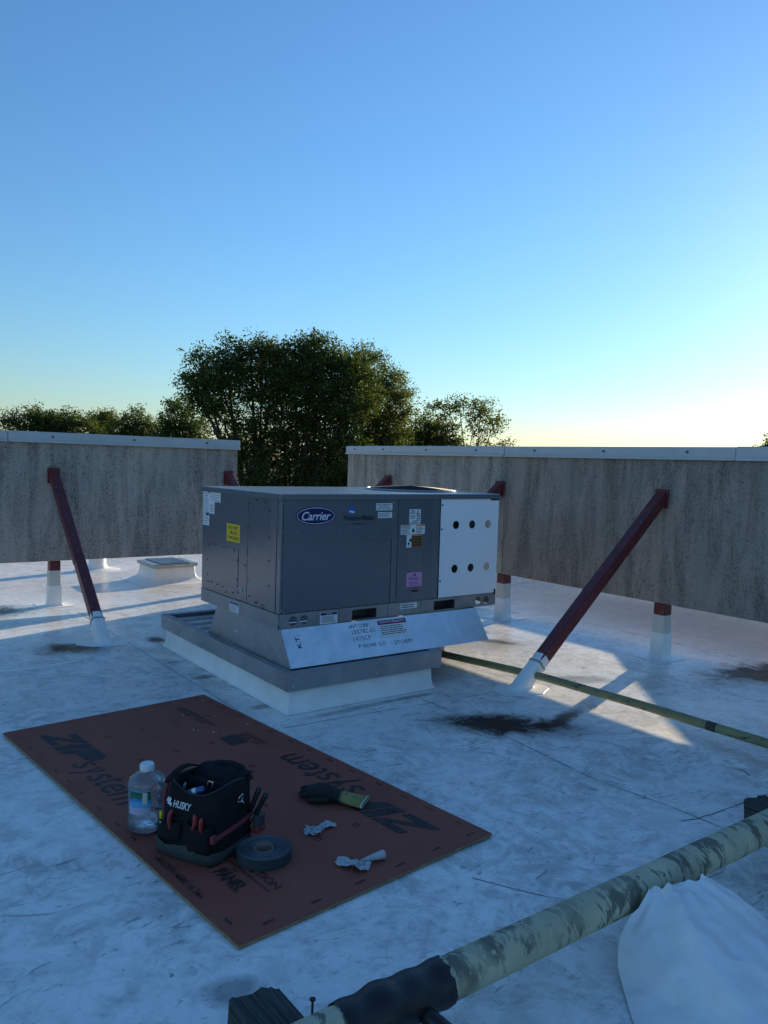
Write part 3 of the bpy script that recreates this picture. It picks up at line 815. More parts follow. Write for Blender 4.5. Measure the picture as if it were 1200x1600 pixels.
screw_set([(-y, z) for y, z in ((.43, 1.25), (.20, 1.27), (.32, 1.28), (.135, 1.22), (.135, 1.05), (.135, .90), (.135, .74), (.43, 1.10), (.44, .92), (.47, .83), (.43, .74), (.40, .63), (.22, .60), (.31, .605), (.20, .585),
                               (1.06, .64), (1.0, .645), (.82, .635), (.76, .605), (.65, .615), (.57, .63), (.53, .58), (1.06, .91), (.97, .925), (.80, .92), (.63, .915), (1.07, .80), (1.07, .69), (.585, .72), (.585, .85), (.9, .64), (.3, .60))], ML, .0078, M_SCREW, .0065)
screw_set([(-y, 1.311) for y in (.05, .35, .6, .9, 1.12)], ML, .0126, M_SCREW, .006)
MB().lathe([(.001, 0), (.017, .0), (.017, .006), (.011, .007), (.010, .003), (.001, .003)], 20).build('drain_plug', M_WSTK, el).matrix_local = frame((-.0045, .526, .655), (0, 1, 0), (0, 0, 1), (-1, 0, 0))
MB().lathe([(.001, 0), (.007, 0), (.007, .004), (.001, .005)], 12).build('plug_core', M_INK, el).matrix_local = frame((-.0085, .526, .655), (0, 1, 0), (0, 0, 1), (-1, 0, 0))
# company oval and lettering
E1 = MFo(.006)
lg = flat('logo_oval', [circle(.252, 1.195, .148, 56, .060)], M_NAVY, hp, E1, .0015)
ring_o, ring_i = circle(.252, 1.195, .141, 56, .0535), circle(.252, 1.195, .1375, 56, .0500)
mb = MB()
for i in range(56):
    j = (i + 1) % 56
    mb.quad(*[E1 @ V((x, y, .0022)) for x, y in (ring_o[i], ring_o[j], ring_i[j], ring_i[i])])
mb.build('logo_ring', M_LOGOW, lg, fix=False)
text('Carrier', .146, 1.166, .364, 1.222, M_LOGOW, lg, E1, off=.0026, shear=.28, bold=.012, spacing=.95)
gl = flat('globe_mark', [circle(.527, 1.230, .0275, 32, .0275)], M_GLOBE, hp, E1, .0015)
flat('globe_band', [[(.505, 1.222), (.522, 1.226), (.540, 1.220), (.552, 1.218), (.551, 1.212), (.538, 1.208), (.524, 1.215), (.512, 1.212)]], M_LOGOW, gl, E1, .0024)
text('WeatherMaker', .463, 1.158, .722, 1.196, M_INK, hp, E1, off=.0018, bold=.004, spacing=.92)
text('with', .497, 1.132, .530, 1.142, M_INKG, hp, E1, off=.0018)
text('ecoblue', .538, 1.132, .615, 1.145, M_INK, hp, E1, off=.0018, bold=.02)
text('technology', .622, 1.129, .715, 1.142, M_INKG, hp, E1, off=.0018)
# header sticker
sk = flat('white_sticker', [rect(.728, 1.224, .866, 1.273), rect(.746, 1.171, .866, 1.2235)], M_WSTK, hp, E1, .0015)
text('FOR SYSTEM SAFETY\nSEE INSIDE OF\nDOOR OR USE KEY', .734, 1.230, .860, 1.268, M_INK, sk, E1, off=.0024, bold=.01, align='CENTER')
flat('sticker_bar', [rect(.7465, 1.212, .8655, 1.2225)], M_GREENI, sk, E1, .0021)
flat('sticker_print', print_lines(.752, 1.176, .86, 1.208, 4, random.Random(8)), M_INKG, sk, E1, .0021)
# control panel stickers
s1 = flat('white_sticker', [rect(1.018, 1.121, 1.120, 1.228)], M_WSTK, cp_, E1, .0015)
text('6', 1.083, 1.172, 1.112, 1.222, M_INK, s1, E1, off=.0024)
text('STEM\nMOUNT', 1.024, 1.196, 1.072, 1.222, M_INK, s1, E1, off=.0024, bold=.02, align='CENTER')
text('HAUTEUR\nDE PILE', 1.024, 1.162, 1.072, 1.186, M_INK, s1, E1, off=.0024, bold=.02, align='CENTER')
text('ALTURA\nDE APILAMIENTO', 1.024, 1.126, 1.112, 1.152, M_INK, s1, E1, off=.0024, bold=.01, align='CENTER')
for q_ in (rect(1.084, 1.160, 1.112, 1.166), rect(1.084, 1.148, 1.112, 1.154)): flat('sticker_bar', [q_], M_INK, s1, E1, .0023)
s2 = flat('white_sticker', [rect(.945, 1.051, 1.163, 1.1185)], M_WSTK, cp_, E1, .0015)
for q_ in (rect(.949, 1.108, 1.028, 1.1165), rect(1.080, 1.108, 1.160, 1.1165)): flat('sticker_bar', [q_], M_ORANGE, s2, E1, .0021)
flat('sticker_print', print_lines(.950, 1.056, 1.028, 1.105, 5, random.Random(1)), M_INKG, s2, E1, .0021)
flat('sticker_print', print_lines(1.084, 1.056, 1.158, 1.105, 5, random.Random(2)), M_INKG, s2, E1, .0021)
flat('hazard_mark', [[(1.045, 1.066), (1.068, 1.066), (1.0655, 1.088), (1.058, 1.094), (1.052, 1.086), (1.047, 1.084)]], M_INK, s2, E1, .0022)
s3 = flat('white_sticker', [rect(1.000, .958, 1.043, 1.049)], M_WSTK, cp_, E1, .0015)
flat('hazard_mark', [circle(1.034, 1.010, .010, 10, .012), [(1.008, .985), (1.020, .998), (1.027, .990), (1.020, .972), (1.014, .975)]], M_INK, s3, E1, .0022)
s4 = flat('black_warning_sticker', [rect(1.0435, .958, 1.140, 1.049)], M_ORANGE, cp_, E1, .0015)
flat('sticker_field', [rect(1.046, .962, 1.136, 1.038)], M_INK, s4, E1, .0021)
flat('sticker_print', print_lines(1.05, .968, 1.132, 1.034, 6, random.Random(4), fill=.25), M_ORANGE, s4, E1, .0026)
gp = box('embossed_plate', (1.012, -.0085, .800), (1.140, -.0062, .945), M_PAINT2, cp_, .001)
s5 = flat('pink_sticker', [rect(1.010, .668, 1.150, .780)], M_PINK, cp_, E1, .0015)
text('Puron.', 1.034, .727, 1.122, .748, M_PINKI, s5, E1, off=.0024, bold=.012)
flat('sticker_print', print_lines(1.03, .680, 1.135, .715, 3, random.Random(6), fill=.3) + [rect(1.012, .669, 1.148, .676)], M_CPURP, s5, E1, .0022)
flat('flame_mark', [[(1.072, .753), (1.092, .753), (1.094, .768), (1.083, .774), (1.080, .763), (1.074, .766)]], M_PINKI, s5, E1, .0022)
box('door_latch', (1.040, -.011, .634), (1.128, -.0062, .662), M_PAINT2, cp_, .002)
box('latch_pocket', (1.055, -.0125, .640), (1.113, -.0112, .656), M_DARK, cp_, 0)
# rail stickers
r1 = flat('white_sticker', [rect(.302, .482, .437, .560)], M_WSTK, rail, MFo(.006), .0012)
flat('sticker_bar', [rect(.306, .540, .433, .557)], M_NAVY, r1, MFo(.006), .0019)
text('NOTICE', .345, .5435, .395, .5535, M_LOGOW, r1, MFo(.006), off=.0026)
flat('sticker_print', print_lines(.315, .490, .425, .535, 6, random.Random(9)), M_INKG, r1, MFo(.006), .0019)
r2 = flat('white_sticker', [rect(.960, .524, 1.114, .563)], M_WSTK, rail, MFo(.006), .0012)
flat('sticker_print', print_lines(.968, .528, 1.10, .558, 2, random.Random(10)), M_INK, r2, MFo(.006), .0019)
flat('rail_seam', [rect(.852, .483, .8545, .572), rect(1.008, .483, 1.0105, .572), rect(1.150, .483, 1.1525, .572), rect(.448, .483, .4505, .572)], M_SCREW, rail, MFo(.006), .0012)
# left end stickers
EL_ = MLo(.004)
sw = flat('white_sticker', [rect(-1.172, 1.050, -1.060, 1.298), rect(-1.0595, 1.140, -.972, 1.298), rect(-.9715, 1.228, -.872, 1.298)], M_WSTK, el, EL_, .0012)
flat('sticker_print', print_lines(-1.16, 1.06, -1.07, 1.29, 16, random.Random(11), fill=.25) + print_lines(-1.05, 1.15, -.98, 1.21, 5, random.Random(12), fill=.3) + print_lines(-1.04, 1.235, -.88, 1.285, 4, random.Random(13), fill=.25), M_INKG, sw, EL_, .0019)
flat('sticker_mark', [rect(-1.11, 1.125, -1.065, 1.145), circle(-1.06, 1.292, .014, 12, .006), rect(-.92, 1.232, -.895, 1.238)], M_INK, sw, EL_, .0023)
sy = flat('yellow_sticker', [rect(-.762, .970, -.556, 1.093)], M_YEL, el, EL_, .0012)
text('DO NOT\nTRUCK\nTHIS END', -.742, .985, -.576, 1.080, M_INK, sy, EL_, off=.002, bold=.01, align='CENTER', line=1.1)
r3 = flat('white_sticker', [rect(-.69, .484, -.552, .556)], M_WSTK, U, MLo(.006), .0012)
flat('sticker_bar', [rect(-.687, .538, -.555, .553)], M_NAVY, r3, MLo(.006), .0019)
flat('sticker_print', print_lines(-.68, .490, -.56, .534, 5, random.Random(14), fill=.3), M_INKG, r3, MLo(.006), .0019)

# ------------------------------------------------------------------ sheathing board
def board_material():
    m, nt, bs = new_mat('sheathing_overlay')
    co = coords(nt)
    a = noise(nt, co, 2.2, 8, 0.65, 0.4); b = noise(nt, co, 60, 4, 0.7); d = noise(nt, co, 9, 8, 0.72, 0.6)
    c = mix(nt, ramp(nt, a, 0.35, 0.65), (0.285, 0.083, 0.055), (0.34, 0.098, 0.064))
    c = mix(nt, math_(nt, 'MULTIPLY', ramp(nt, d, 0.54, 0.74), 0.35), c, (0.15, 0.062, 0.048))
    sp = ramp(nt, noise(nt, co, 70, 2, 0.4), 0.775, 0.79)
    c = mix(nt, math_(nt, 'MULTIPLY', sp, 0.6), c, (0.42, 0.36, 0.30))
    nt.links.new(c, bs.inputs['Base Color'])
    bs.inputs['Roughness'].default_value = 0.65; bs.inputs['Specular IOR Level'].default_value = 0.22
    bump(nt, bs, math_(nt, 'ADD', b, math_(nt, 'MULTIPLY', d, 2.0)), 0.18, 0.002)
    return m
def osb_material():
    m, nt, bs = new_mat('osb_core')
    co = coords(nt)
    a = noise(nt, mapping(nt, co, (30, 30, 260)), 1.0, 6, 0.7, 0.5)
    c = mix(nt, ramp(nt, a, 0.35, 0.65), (0.16, 0.10, 0.05), (0.46, 0.34, 0.18))
    nt.links.new(c, bs.inputs['Base Color']); bs.inputs['Roughness'].default_value = 0.85
    bump(nt, bs, a, 0.6, 0.003)
    return m
BA = 0.0979
BW, BH = 2.44, 1.22
brd = empty('sheathing_panel', (0.842, 4.608, 0.002), BA - math.pi / 2)
tag(brd, 'large dark red sheathing board with printed lettering lying on the white roof', 'board')
# gentle warp so that it is no perfect slab
def slab(z0, z1, inset=0.0):
    nx, ny = 24, 12
    mb = MB()
    def wz(x, y): return 0.0035 * (1 + math.sin(x * 1.7 + 0.6) * math.cos(y * 2.1)) * 0.5
    idx = {}
    for k, z in enumerate((z0, z1)):
        for i in range(nx + 1):
            for j in range(ny + 1):
                x = inset + (BW - 2 * inset) * i / nx; y = inset + (BH - 2 * inset) * j / ny
                idx[(i, j, k)] = len(mb.v); mb.v.append((x, y, z + wz(x, y)))
    for i in range(nx):
        for j in range(ny):
            mb.f.append((idx[i, j, 1], idx[i + 1, j, 1], idx[i + 1, j + 1, 1], idx[i, j + 1, 1]))
            mb.f.append((idx[i, j, 0], idx[i, j + 1, 0], idx[i + 1, j + 1, 0], idx[i + 1, j, 0]))
    for i in range(nx):
        mb.f.append((idx[i, 0, 0], idx[i + 1, 0, 0], idx[i + 1, 0, 1], idx[i, 0, 1])); mb.f.append((idx[i + 1, ny, 0], idx[i, ny, 0], idx[i, ny, 1], idx[i + 1, ny, 1]))
    for j in range(ny):
        mb.f.append((idx[0, j + 1, 0], idx[0, j, 0], idx[0, j, 1], idx[0, j + 1, 1])); mb.f.append((idx[nx, j, 0], idx[nx, j + 1, 0], idx[nx, j + 1, 1], idx[nx, j, 1]))
    return mb
slab(0.0, 0.0105).build('board_core', osb_material(), brd)
face = slab(0.0107, 0.0113, 0.001).build('board_face', board_material(), brd)
M_BINK = simple('board_ink', (0.026, 0.018, 0.017), 0.6, var=0.5, scale=25)
M_BINK2 = simple('board_ink_faint', (0.045, 0.020, 0.018), 0.6, var=0.4, scale=25)
MBd = Matrix.Translation((0, 0, 0.0113 + 0.0036))
def btext(s, x0, y0, x1, y1, mt=M_BINK, **kw): return text(s, x0, y0, x1, y1, mt, face, MBd, off=0.0006, **kw)
def zip_logo(Mx):
    # slanted Z built of two bars and a broad stroke, then I and P
    h = .165; sl = .06
    lps = [[(sl, h), (.235, h), (.205, h - .040), (sl - .02, h - .040)], [(.150, h - .044), (.203, h - .044), (.080, .044), (.018, .044)],
           [(.0, .040), (.175, .040), (.160, .0), (-.03, .0)],
           [(.245, h), (.310, h), (.250, 0), (.185, 0)], [(.325, h), (.470, h), (.500, h - .03), (.490, h - .085), (.455, h - .105), (.350, h - .105), (.312, 0), (.262, 0)]]
    flat('logo_print', lps, M_BINK, face, Mx, .0006, .0003)
    flat('logo_counter', [[(.378, h - .035), (.440, h - .035), (.438, h - .072), (.366, h - .072)]], M_BINK2, face, Mx, .0010, .0002)
    for s, x0, x1 in (('s', .475, .555), ('y', .565, .655), ('s', .665, .745), ('t', .755, .810), ('e', .820, .910), ('m', .920, 1.06)):
        y0 = -.065 if s == 'y' else -.02
        y1 = .125 if s == 't' else .085
        text(s, x0, y0, x1, y1, M_BINK, face, Mx, off=.0006, shear=.15)
zip_logo(MBd @ Matrix.Translation((.19, .14, 0)))
zip_logo(MBd @ Matrix.Translation((2.255, 1.075, 0)) @ Matrix.Rotation(math.pi, 4, 'Z'))
btext('1 PANEL', 1.955, .155, 2.165, .212, bold=.02)
btext('WATER & AIR PROTECTION', 1.50, .272, 2.235, .306)
flat('print_rule', [rect(1.70, .247, 2.235, .251)], M_BINK, face, MBd, .0006, .0002)
flat('certification_box', [rect(.770, .890, .905, .990)], M_BINK, face, MBd, .0006, .0002)
text('ES', .785, .905, .890, .975, M_BINK2, face, MBd, off=.0011, bold=.02)
btext('CODE REPORT\nICC ESR 1474', .775, 1.00, 1.0, 1.06, M_BINK2, bold=.01)
btext('EXPOSURE RATED SHEATHING\nSTRUCTURAL 1   7/16 CAT', .16, .935, .57, .99, M_BINK2, bold=.02)
btext('FASTEN HERE 16 24', 1.78, .035, 2.10, .062, M_BINK2)
rnd = random.Random(21)
marks = []
for i in range(13):
    x = .12 + i * .18
    for y in (.04, 1.175):
        a = rnd.uniform(-.02, .02)
        marks.append(rect(x + a, y, x + a + .045, y + .006))
for i in range(6):
    y = .12 + i * .2
    marks.append(rect(2.385, y, 2.391, y + .045)); marks.append(rect(.05, y, .056, y + .045))
for k_, mk_ in enumerate(marks): flat('nail_mark', [mk_], M_BINK, face, MBd, .0006, .0002)
sq = []
for x in (.40, .81, 1.22, 1.63, 2.03):
    for y in (.22, .42, .62, .82, 1.02):
        s = .013
        for r4 in (rect(x - s, y - s, x + s, y - s + .003), rect(x - s, y + s - .003, x + s, y + s), rect(x - s, y - s + .003, x - s + .003, y + s - .003), rect(x + s - .003, y - s + .003, x + s, y + s - .003)):
            sq.append(r4)
flat('stud_marks', sq, M_BINK, face, MBd, .0006, .0002)
# pale wood chips near the far end
for i in range(9):
    x, y, a, l = rnd.uniform(.05, .7), rnd.uniform(.75, 1.17), rnd.uniform(0, 3), rnd.uniform(.006, .022)
    mb = MB().beam((x, y, .0175), (x + l * math.cos(a), y + l * math.sin(a), .0185), .004, .002)
    # chips lie loose on the board
    o = mb.build('wood_chip', M_BEIGE)
    o.location = brd.location; o.rotation_euler = brd.rotation_euler
    tag(o, 'tiny pale wood chip lying on the far end of the red board', 'wood chip', 'wood chips on the board')

ca, sa = math.cos(BA), math.sin(BA)
def on_board(bx, by):      # board coordinates to world: bx along the long side, by along the short one
    return (0.842 + bx * sa + by * ca, 4.608 - bx * ca + by * sa)
ZBD = 0.0171

# ------------------------------------------------------------------ water bottle
bt = empty('water_bottle', (1.112, 3.112, ZBD)); tag(bt, 'clear plastic water jug with white cap beside the black bag', 'bottle')
r0 = .0745
prof = [(.055, .0), (.068, .004), (r0, .016), (r0, .05)]
for k in range(5):
    z = .060 + k * .018
    prof += [(r0 - .0035, z), (r0, z + .009)]
prof += [(r0, .165), (r0 - .002, .17), (r0, .176), (r0, .200), (.070, .212), (.060, .222), (.040, .234), (.030, .240), (.024, .246), (.024, .262)]
MB().lathe(prof, 40, cap1=False).build('bottle_body', clear_plastic('clear_bottle'), bt, smooth=True)
MB().lathe([(.001, .004), (.066, .006), (.0715, .017), (.0715, .036), (.001, .037)], 32).build('water', clear_plastic('water_inside', (0.86, 0.93, 0.98), 0.04), bt, smooth=True, auto=40)
capm = MB().lathe([(.0275, .244), (.0288, .246), (.0288, .268), (.026, .273), (.001, .274)], 28).build('bottle_cap', M_WSTK, bt, smooth=True, auto=35)
mb = MB()
for k in range(28):
    a = 2 * math.pi * k / 28
    mb.beam((.0289 * math.cos(a), .0289 * math.sin(a), .248), (.0289 * math.cos(a), .0289 * math.sin(a), .267), .0018, .0012, (math.cos(a), math.sin(a), 0))
mb.build('cap_ridges', M_WSTK, capm)
def bottle_label():
    m, nt, bs = new_mat('bottle_label_print')
    co = coords(nt)
    sx = nd(nt, 'ShaderNodeSeparateXYZ'); nt.links.new(co, sx.inputs[0])
    n = noise(nt, co, 45, 5, 0.6)
    zz = math_(nt, 'ADD', sx.outputs['Z'], math_(nt, 'MULTIPLY', math_(nt, 'SUBTRACT', n, 0.5), 0.03))
    r = nd(nt, 'ShaderNodeValToRGB'); r.color_ramp.interpolation = 'CONSTANT'
    els = r.color_ramp.elements
    els[0].position = 0.0; els[0].color = (0.45, 0.42, 0.55, 1)
    els[1].position = 0.30; els[1].color = (0.10, 0.36, 0.62, 1)
    for p_, c_ in ((0.52, (0.03, 0.22, 0.50, 1)), (0.66, (0.02, 0.13, 0.07, 1)), (0.86, (0.02, 0.08, 0.06, 1)), (0.95, (0.08, 0.35, 0.5, 1))):
        e = els.new(p_); e.color = c_
    mr = nd(nt, 'ShaderNodeMapRange'); mr.inputs['From Min'].default_value = .085; mr.inputs['From Max'].default_value = .185
    nt.links.new(zz, mr.inputs['Value']); nt.links.new(mr.outputs[0], r.inputs[0])
    nt.links.new(r.outputs[0], bs.inputs['Base Color']); bs.inputs['Roughness'].default_value = 0.35
    return m
mb = MB()
a0, a1 = R(188), R(262)
n = 14
for i in range(n):
    for (za, zb) in ((.085, .135), (.135, .185)):
        b0, b1 = a0 + (a1 - a0) * i / n, a0 + (a1 - a0) * (i + 1) / n
        rr_ = r0 + .0012
        mb.quad(*[(rr_ * math.cos(b), rr_ * math.sin(b), z) for b, z in ((b0, za), (b1, za), (b1, zb), (b0, zb))])
lbl = mb.build('bottle_label', bottle_label(), bt, smooth=True)
mb = MB()
for i in range(4):
    b0, b1 = R(238) + R(14) * i / 4, R(238) + R(14) * (i + 1) / 4
    mb.quad(*[((r0 + .0022) * math.cos(b), (r0 + .0022) * math.sin(b), z) for b, z in ((b0, .132), (b1, .132), (b1, .178), (b0, .178))])
mb.build('label_white_field', M_BEIGE, lbl)

# ------------------------------------------------------------------ tool bag
BAGA = math.atan2(-.966, .26) + R(13)
BAGP = (1.252, 2.852, ZBD)
BG = empty('tool_bag', BAGP, BAGA); tag(BG, 'black open-top fabric tool bag with pockets and white brand lettering', 'tool bag')
M_FAB = simple('black_fabric', (0.0095, 0.0100, 0.0115), 0.85, var=0.3, scale=14, bmp=0.5, bscale=160, spec=0.25)
M_FAB2 = simple('black_fabric_inner', (0.016, 0.018, 0.022), 0.85, var=0.3, scale=14, spec=0.2)
M_BASE = simple('grey_green_base', (0.040, 0.052, 0.050), 0.6, var=0.25, scale=20)
M_BIND = simple('grey_binding', (0.024, 0.024, 0.026), 0.75)
M_REDH = simple('red_grip', (0.30, 0.028, 0.030), 0.45, var=0.1)
M_STRAP = simple('red_webbing', (0.22, 0.035, 0.045), 0.8)
M_WPRINT = simple('white_print', (0.62, 0.63, 0.65), 0.6)
M_BLKP = simple('black_plastic', (0.014, 0.016, 0.022), 0.4)
M_CHROME = simple('chrome', (0.6, 0.6, 0.6), 0.2, 1.0)
M_BLUEH = simple('blue_plastic', (0.03, 0.10, 0.28), 0.4)
M_TEALH = simple('teal_plastic', (0.03, 0.16, 0.15), 0.4)
def sring(a, b, z, cx=0, cy=0, n=48, e=5.0, dz=None, wob=0.0, seed=0.0):
    pts = []
    for k in range(n):
        t_ = 2 * math.pi * k / n
        c_, s_ = math.cos(t_), math.sin(t_)
        x = a * math.copysign(abs(c_) ** (2 / e), c_); y = b * math.copysign(abs(s_) ** (2 / e), s_)
        w_ = wob * mnoise.noise(V((x * 14 + seed, y * 14, z * 12)))
        zz = z + (dz(x, y) if dz else 0)
        pts.append((cx + x * (1 + w_), cy + y * (1 + w_), zz))
    return pts
# local x: along the front (left to right as seen), local y: depth away from the viewer
def lean(z): return (.012 * z / .3, .030 * z / .3)
def rim(x, y):       # front edge dips, back edge and corners stand up
    d = -.022 * max(0, min(1, (-y + .02) / .10)) * (1 - min(1, abs(x) / .15) ** 2 * .9)
    return d + .012 * math.sin(x * 22 + y * 17)
rings = []
for z, a, b in ((0, .140, .128), (.006, .150, .138), (.05, .152, .140), (.11, .146, .136), (.18, .138, .130), (.235, .130, .126), (.272, .126, .124)):
    rings.append(sring(a, b, z, *lean(z), dz=(rim if z > .26 else None), wob=.035 + .20 * z, seed=1.0, e=4.2))
inner = [sring(.118, .116, .274, *lean(.27), dz=rim, wob=.03), sring(.118, .116, .20, *lean(.2)), sring(.122, .118, .10, *lean(.1))]
MB().loft(rings + inner, True, True).build('bag_body', M_FAB, BG, smooth=True)
MB().loft([sring(.1275, .1255, .2745, *lean(.27), dz=rim, wob=.089, seed=1.0, e=4.2), sring(.1215, .1195, .2785, *lean(.27), dz=rim, wob=.089, seed=1.0, e=4.2), sring(.1165, .1145, .2745, *lean(.27), dz=rim, wob=.03)], False, False).build('rim_binding', M_BIND, BG, smooth=True)
MB().loft([sring(.1505, .139, .001), sring(.1545, .143, .006), sring(.157, .1455, .030, wob=.02), sring(.1545, .1425, .058, wob=.03, dz=lambda x, y: .012 * math.sin(x * 30))], False, False).build('bag_base', M_BASE, BG, smooth=True)
# loose flap sagging over the back of the opening
mb = MB(); g_ = {}
for i in range(15):
    for j in range(9):
        u, v = i / 14, j / 8
        x = -.105 + .225 * u; y = .118 - .125 * v
        z = .272 + .018 * math.sin(math.pi * v) * (1 - .4 * u) - .045 * v * v + .010 * mnoise.noise(V((u * 4, v * 3, 7.7))) + .006 * mnoise.noise(V((u * 11, v * 8, 2.2)))
        g_[i, j] = len(mb.v); mb.v.append((x + .012, y + .027, z))
for i in range(14):
    for j in range(8): mb.f.append((g_[i, j], g_[i + 1, j], g_[i + 1, j + 1], g_[i, j + 1]))
fl_ = mb.build('top_flap', M_FAB, BG, smooth=True, fix=False)
so = fl_.modifiers.new('thick', 'SOLIDIFY'); so.thickness = .003
# divider inside
mb = MB()
mb.box((-.11, .005, .10), (.128, .013, .262))
mb.build('inner_divider', M_FAB2, BG, bevel=.003)
# front pockets, slightly bulged
def pocket(x0, x1, z0, z1, y_in, bulge, name='front_pocket'):
    nx, nz = 10, 8
    mb = MB()
    g = [[None] * (nz + 1) for _ in range(nx + 1)]
    for i in range(nx + 1):
        for j in range(nz + 1):
            u, v = i / nx, j / nz
            z = z0 + (z1 - z0) * v + (-.010 * math.sin(math.pi * u) if j == nz else 0)
            w_ = math.sin(math.pi * u) ** .45 * (0.55 + 0.45 * v) * (1 if v > .02 else .7)
            fy = -(.140 - .014 * (z / .27)) + lean(z)[1] - bulge * w_ + .003 * mnoise.noise(V((u * 5, v * 5, x0 * 30)))
            g[i][j] = len(mb.v); mb.v.append((x0 + (x1 - x0) * u, fy, z))
    for i in range(nx):
        for j in range(nz):
            mb.f.append((g[i][j], g[i + 1][j], g[i + 1][j + 1], g[i][j + 1]))
    o = mb.build(name, M_FAB, BG, smooth=True, fix=False)
    so = o.modifiers.new('thick', 'SOLIDIFY'); so.thickness = .003; so.offset = -1
    return o
pocket(-.125, -.005, .062, .142, 0, .024)
pocket(.012, .132, .045, .150, 0, .028)
# brand lettering on the front
Mfb = frame((0, -.135, 0), (1, 0, 0), (0, .14, 1), (0, -1, .14))
def on_front(x, z, out=0.002): return (x, -(.1405 - .0145 * (z / .27)) + lean(z)[1] - out, z)
me = text_mesh('HUSKY', -.058, .186, .030, .214, shear=.25, bold=.03)
for v in me.vertices:
    v.co = on_front(v.co.x, v.co.y, .0075)
link_mesh('lettering', me, M_WPRINT, BG)
mb = MB()
for k in range(2):
    lp = [(-.086, .196), (-.074, .222), (-.066, .214), (-.071, .203), (-.062, .200), (-.067, .186), (-.074, .192)] if k == 0 else [(-.090, .205), (-.083, .222), (-.078, .218), (-.083, .202)]
    mb.add([on_front(x, z, .0085) for x, z in lp], [tuple(range(len(lp)))])
mb.build('emblem', M_WPRINT, BG)
# webbing strap and buckle on the right side
mb = MB()
pts = [(.150, -.125), (.155, -.06), (.158, .0), (.156, .07), (.150, .12)]
for (xa, ya), (xb, yb) in zip(pts, pts[1:]):
    za, zb = .098 + .10 * (ya + .125) * .45, .098 + .10 * (yb + .125) * .45
    mb.add([(xa, ya, za), (xb, yb, zb), (xb - .002, yb, zb + .020), (xa - .002, ya, za + .020)], [(0, 1, 2, 3)])
st_ = mb.build('side_strap', M_STRAP, BG, fix=False)
box('strap_end', (.137, -.142, .094), (.1535, -.118, .124), M_STRAP, BG, .003)
# handle: padded webbing arch from left to right
path = []
for i in range(17):
    t_ = i / 16
    x = -.118 + .245 * t_
    path.append((x + .02, .075 + .03 * math.sin(math.pi * t_) + .03, .258 + .030 * math.sin(math.pi * t_) ** .7))
mb = MB()
rings = []
for i, p_ in enumerate(path):
    d_ = V(path[min(i + 1, 16)]) - V(path[max(i - 1, 0)]); d_.normalize()
    s_ = d_.cross(V((0, 1, 0))).normalized()
    w_ = .017 if 4 <= i <= 12 else .013
    h_ = .010 if 4 <= i <= 12 else .003
    rings.append([V(p_) + V((0, 1, 0)) * (w_ * cx) + s_ * (h_ * cz) for cx, cz in ((-1, -.6), (0, -1), (1, -.6), (1, .6), (0, 1), (-1, .6))])
MB().loft(rings).build('carry_handle', M_FAB, BG, smooth=True)
# second low strap over the front corner
rings = []
for i in range(13):
    t_ = i / 12
    p_ = V((-.115 + .02 * t_, -.09 + .19 * t_, .262 + .035 * math.sin(math.pi * t_)))
    rings.append([p_ + V((cx * .012, 0, cz * .004)) for cx, cz in ((-1, -1), (1, -1), (1, 1), (-1, 1))])
MB().loft(rings).build('web_loop', M_FAB, BG, smooth=True)
MB().tube([(.150, .012, .205), (.156, .02, .222), (.157, .034, .226), (.154, .042, .212), (.151, .034, .196), (.150, .020, .195), (.150, .012, .205)], .003, 8).build('snap_clip', M_CHROME, BG, smooth=True)
MB().tube([(.152, .036, .198), (.156, .046, .185), (.154, .052, .17)], .0025, 6).build('clip_tail', M_CHROME, BG, smooth=True)

bag_M = Matrix.Translation(BAGP) @ Matrix.Rotation(BAGA, 4, 'Z')
def bag_thing(name, label, cat, loc, rot=(0, 0, 0), group=None):
    e = empty(name); e.matrix_world = bag_M @ Matrix.Translation(loc) @ Matrix.Rotation(rot[2], 4, 'Z') @ Matrix.Rotation(rot[1], 4, 'Y') @ Matrix.Rotation(rot[0], 4, 'X')
    tag(e, label, cat, group); return e
def grip(parent, p0, p1, r_=.008, m=None, bend=.006):
    p0, p1 = V(p0), V(p1)
    pts = []
    for i in range(9):
        t_ = i / 8
        pts.append(p0.lerp(p1, t_) + V((bend * math.sin(math.pi * t_), 0, 0)))
    MB().tube(pts, [r_ * k for k in (.7, .8, .9, 1.0, 1.05, 1.05, 1.0, .85, .4)], 10).build('grip', m or M_REDH, parent, smooth=True)
pl = bag_thing('pliers', 'red handled pliers, two grips standing in the right front pocket', 'pliers', (.070, -.140, .128))
grip(pl, (-.016, 0, 0), (-.004, -.004, .066), .0085, bend=.008); grip(pl, (.026, 0, 0), (.032, -.004, .060), .0085, bend=-.004)
MB().box((-.016, -.003, -.055), (.026, .005, .004)).build('plier_jaw', M_SCREW, pl, bevel=.004)
cu_ = bag_thing('wire_cutter', 'single red curved tool handle in the left front pocket', 'hand tool', (-.047, -.138, .108))
grip(cu_, (-.006, 0, 0), (.006, -.004, .080), .0085, bend=-.010)
MB().box((-.010, -.003, -.04), (.006, .005, .006)).build('cutter_jaw', M_SCREW, cu_, bevel=.003)
sd = bag_thing('nut_driver', 'small yellow tipped tool at the far left of the front pocket', 'hand tool', (-.104, -.132, .118))
MB().tube([(0, 0, -.03), (0, 0, .018)], .005, 8).build('shaft', M_CHROME, sd, smooth=True)
MB().tube([(0, 0, .018), (0, -.001, .048)], .006, 8).build('tip', M_YEL, sd, smooth=True)
hk = bag_thing('side_handle_tool', 'dark red tool handle standing between bag and water jug', 'hand tool', (-.146, -.060, .14))
grip(hk, (0, 0, -.02), (.014, .012, .125), .009, M_STRAP, bend=-.014)
